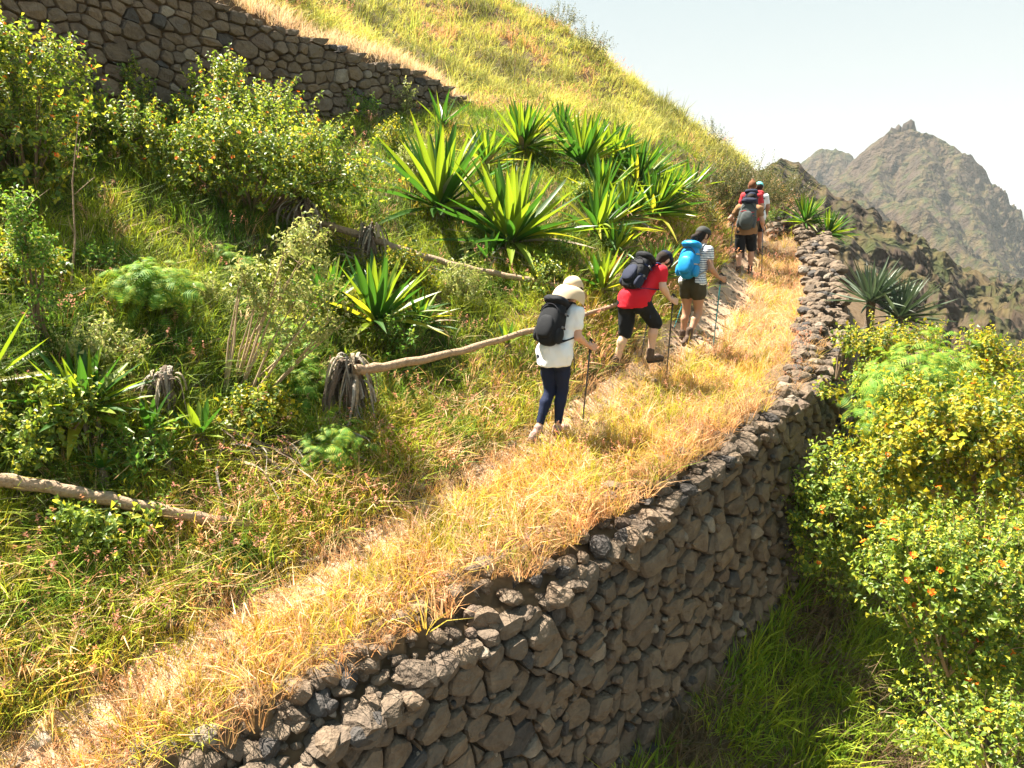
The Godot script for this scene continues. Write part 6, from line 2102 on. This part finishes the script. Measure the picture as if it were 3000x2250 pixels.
func valley_y(x: float, z: float) -> float:
	var dist := -z
	var y := -0.30 * dist - 6.0 if dist < 200.0 else -66.0
	var wob := fold.get_noise_2d(x * 3.0, z * 3.0)
	var fine := fold.get_noise_2d(x * 11.0, z * 11.0)
	for s in ridge_segs:
		# s: ax, az, bx, bz, ay, by, steepness, 1/len2
		var px_: float = x - s[0]
		var pz: float = z - s[1]
		var t := clampf((px_ * s[2] + pz * s[3]) * s[7], 0.0, 1.0)
		var dx: float = px_ - t * s[2]
		var dz: float = pz - t * s[3]
		var rc: float = s[12]
		var d := sqrt(dx * dx + dz * dz + rc * rc) - rc
		var top: float = s[4] + t * s[5]
		if top - 0.4 * d * s[6] < y:
			continue
		# flanks are fluted: gullies run straight down from the crest
		var run := s[8] + t * s[9] as float
		var flute: float = (1.0 - absf(sin(run * s[10] + wob * 7.0))) * 0.34 * clampf(d / s[11], 0.0, 1.0) + fine * 0.2
		var h: float = top - d * s[6] * (0.82 + flute) - 0.0
		if d * s[6] > s[11]:
			h = top - s[11] * (0.82 + flute) - (d * s[6] - s[11]) * 0.62 * (0.85 + flute * 0.7)
		var k := s[12] as float
		var e := maxf(k - absf(y - h), 0.0)
		y = maxf(y, h) + e * e / (4.0 * k)
	return y

func build_mountains() -> void:
	fold.seed = 31
	fold.frequency = 0.01
	fold.fractal_octaves = 4
	crag.seed = 32
	crag.frequency = 0.07
	crag.fractal_type = FastNoiseLite.FRACTAL_RIDGED
	crag.fractal_octaves = 4
	for k in ridges:
		var steep: float = ridges[k][0]
		var l: Array = ridges[k][1]
		var far: float = -l[0].z
		var run := 0.0
		for i in l.size() - 1:
			var a: Vector3 = l[i]
			var b: Vector3 = l[i + 1]
			var dx := b.x - a.x
			var dz := b.z - a.z
			var len_ := sqrt(dx * dx + dz * dz)
			ridge_segs.append([a.x, a.z, dx, dz, a.y, b.y - a.y, steep, 1.0 / maxf(dx * dx + dz * dz, 0.01), run, len_, 26.0 / far * 2.2, far * 0.13 if steep > 1.2 else far * 0.06, far * 0.007])
			run += len_
	var rock := noise_texture(512, 0.02, 33, [srgb(0.45, 0.42, 0.4), srgb(0.8, 0.78, 0.75), srgb(1, 1, 1)], 6)
	var m := grained("mountain_rock", Color.WHITE, rock, noise_texture(512, 0.012, 35, [], 6), 0.012, 1100.0, 0.95)
	m.vertex_color_use_as_albedo = true
	var g := Geo.new()
	var cols := 260
	var rows := 340
	var far0 := 34.0
	for j in rows + 1:
		var d := far0 * pow(450.0 / far0, j / 170.0) if j <= 170 else (450.0 + 240.0 * (j - 170) / 130.0 if j <= 300 else 690.0 + 270.0 * (j - 300) / 40.0)
		for i in cols + 1:
			var a := lerpf(0.22, 0.95, float(i) / cols)
			var x := a * d
			var y := valley_y(x, -d)
			var amp := clampf(d / 420.0, 0.12, 1.0)
			var k1 := 1.0 / amp
			y += (crag.get_noise_2d(x * 0.22 * k1, d * 0.22 * k1) - 0.3) * 6.0 * amp
			y += crag.get_noise_2d(x * 0.7 * k1 + 300.0, d * 0.7 * k1) * 0.9 * amp
			g.add(Vector3(x, y, -d))
	for j in rows:
		for i in cols:
			var p := j * (cols + 1) + i
			g.quad(p, p + cols + 1, p + cols + 2, p + 1)
	g.smooth()
	for k in g.v.size():
		var p := g.v[k]
		var n := g.n[k]
		if n.y < 0:
			n = -n
		var s := fold.get_noise_2d(p.x * 6.0, p.z * 6.0) * 0.5 + crag.get_noise_2d(p.x * 0.6, p.z * 0.6) * 0.12
		var veg := clampf((n.y + s * 0.7 - 0.70) * 6.0, 0.0, 1.0)
		var c := Color(0.042, 0.031, 0.024).lerp(Color(0.085, 0.06, 0.043), clampf(0.5 + s * 1.6, 0, 1))
		var grassy := Color(0.085, 0.065, 0.032).lerp(Color(0.038, 0.046, 0.017), clampf(0.5 + fold.get_noise_2d(p.x * 14.0 + 90.0, p.z * 14.0) * 2.2, 0, 1))
		g.c[k] = c.lerp(grassy, veg)
	structure("mountains", g.mesh(true, true), m)
	triangles += g.i.size() / 3
	var pm := grained("pinnacle_rock", srgb(0.07, 0.052, 0.042), rock, null, 0.05, 0.0, 0.95)
	for k in pinnacles.size():
		var pn: Array = pinnacles[k]
		var r := rock_geo(300 + k)
		var gg := Geo.new()
		gg.join(r, Transform3D(Basis.from_scale(Vector3(pn[1], pn[2], pn[1])), Vector3.ZERO))
		var o := part("rock_pinnacle", gg.mesh(false), pm, self, Transform3D(Basis(), pn[0] - Vector3(0, pn[2] * 0.35, 0)))
		o.set_meta("kind", "structure")
	# a plain of valley ground far below, out to the horizon
	var v := Geo.new()
	var e := 1500.0
	v.quad(v.add(Vector3(-e, -75, 400)), v.add(Vector3(e, -75, 400)), v.add(Vector3(e, -75, -e)), v.add(Vector3(-e, -75, -e)))
	structure("valley_floor", v.mesh(), grained("valley_soil", srgb(0.2, 0.16, 0.1), rock, null, 0.01, 0.0, 0.95))

func _ready() -> void:
	rng.seed = 20
	var cam := Camera3D.new()
	cam.name = "camera"
	cam.fov = 53.66
	cam.far = 3000.0
	cam.near = 0.1
	cam.rotation_degrees = Vector3(-13.0, 0, 0)
	add_child(cam)
	var env := Environment.new()
	env.background_mode = Environment.BG_SKY
	var sm := ProceduralSkyMaterial.new()
	sm.sky_top_color = Color(0.64, 0.81, 0.87)
	sm.sky_horizon_color = Color(0.98, 0.98, 0.955)
	sm.sky_curve = 0.32
	sm.ground_bottom_color = Color(0.35, 0.32, 0.25)
	sm.ground_horizon_color = Color(0.8, 0.8, 0.75)
	var sky := Sky.new()
	sky.sky_material = sm
	env.sky = sky
	env.tonemap_mode = Environment.TONE_MAPPER_LINEAR
	env.tonemap_exposure = 5.4
	env.background_energy_multiplier = 0.195
	env.fog_enabled = true
	env.fog_density = 0.00016
	env.fog_light_color = Color(0.9, 0.94, 0.96)
	env.sdfgi_enabled = true
	env.ssao_enabled = true
	env.ssil_enabled = true
	var we := WorldEnvironment.new()
	we.name = "environment"
	we.environment = env
	add_child(we)
	var sun := DirectionalLight3D.new()
	sun.name = "sun"
	sun.light_energy = 1.6
	sun.light_color = Color(1.0, 0.965, 0.9)
	sun.light_angular_distance = 0.5
	sun.shadow_enabled = true
	sun.look_at_from_position(Vector3(-0.82, 1.72, -0.57), Vector3.ZERO)
	add_child(sun)
	var t0 := Time.get_ticks_msec()
	bake_land()
	build_land()
	t0 = Time.get_ticks_msec()
	build_mountains()
	print("mountains ms ", Time.get_ticks_msec() - t0)
	build_walls()
	build_grass()
	build_plants()
	t0 = Time.get_ticks_msec()
	build_people()
	print("people ms ", Time.get_ticks_msec() - t0)
	print("triangles ", triangles)
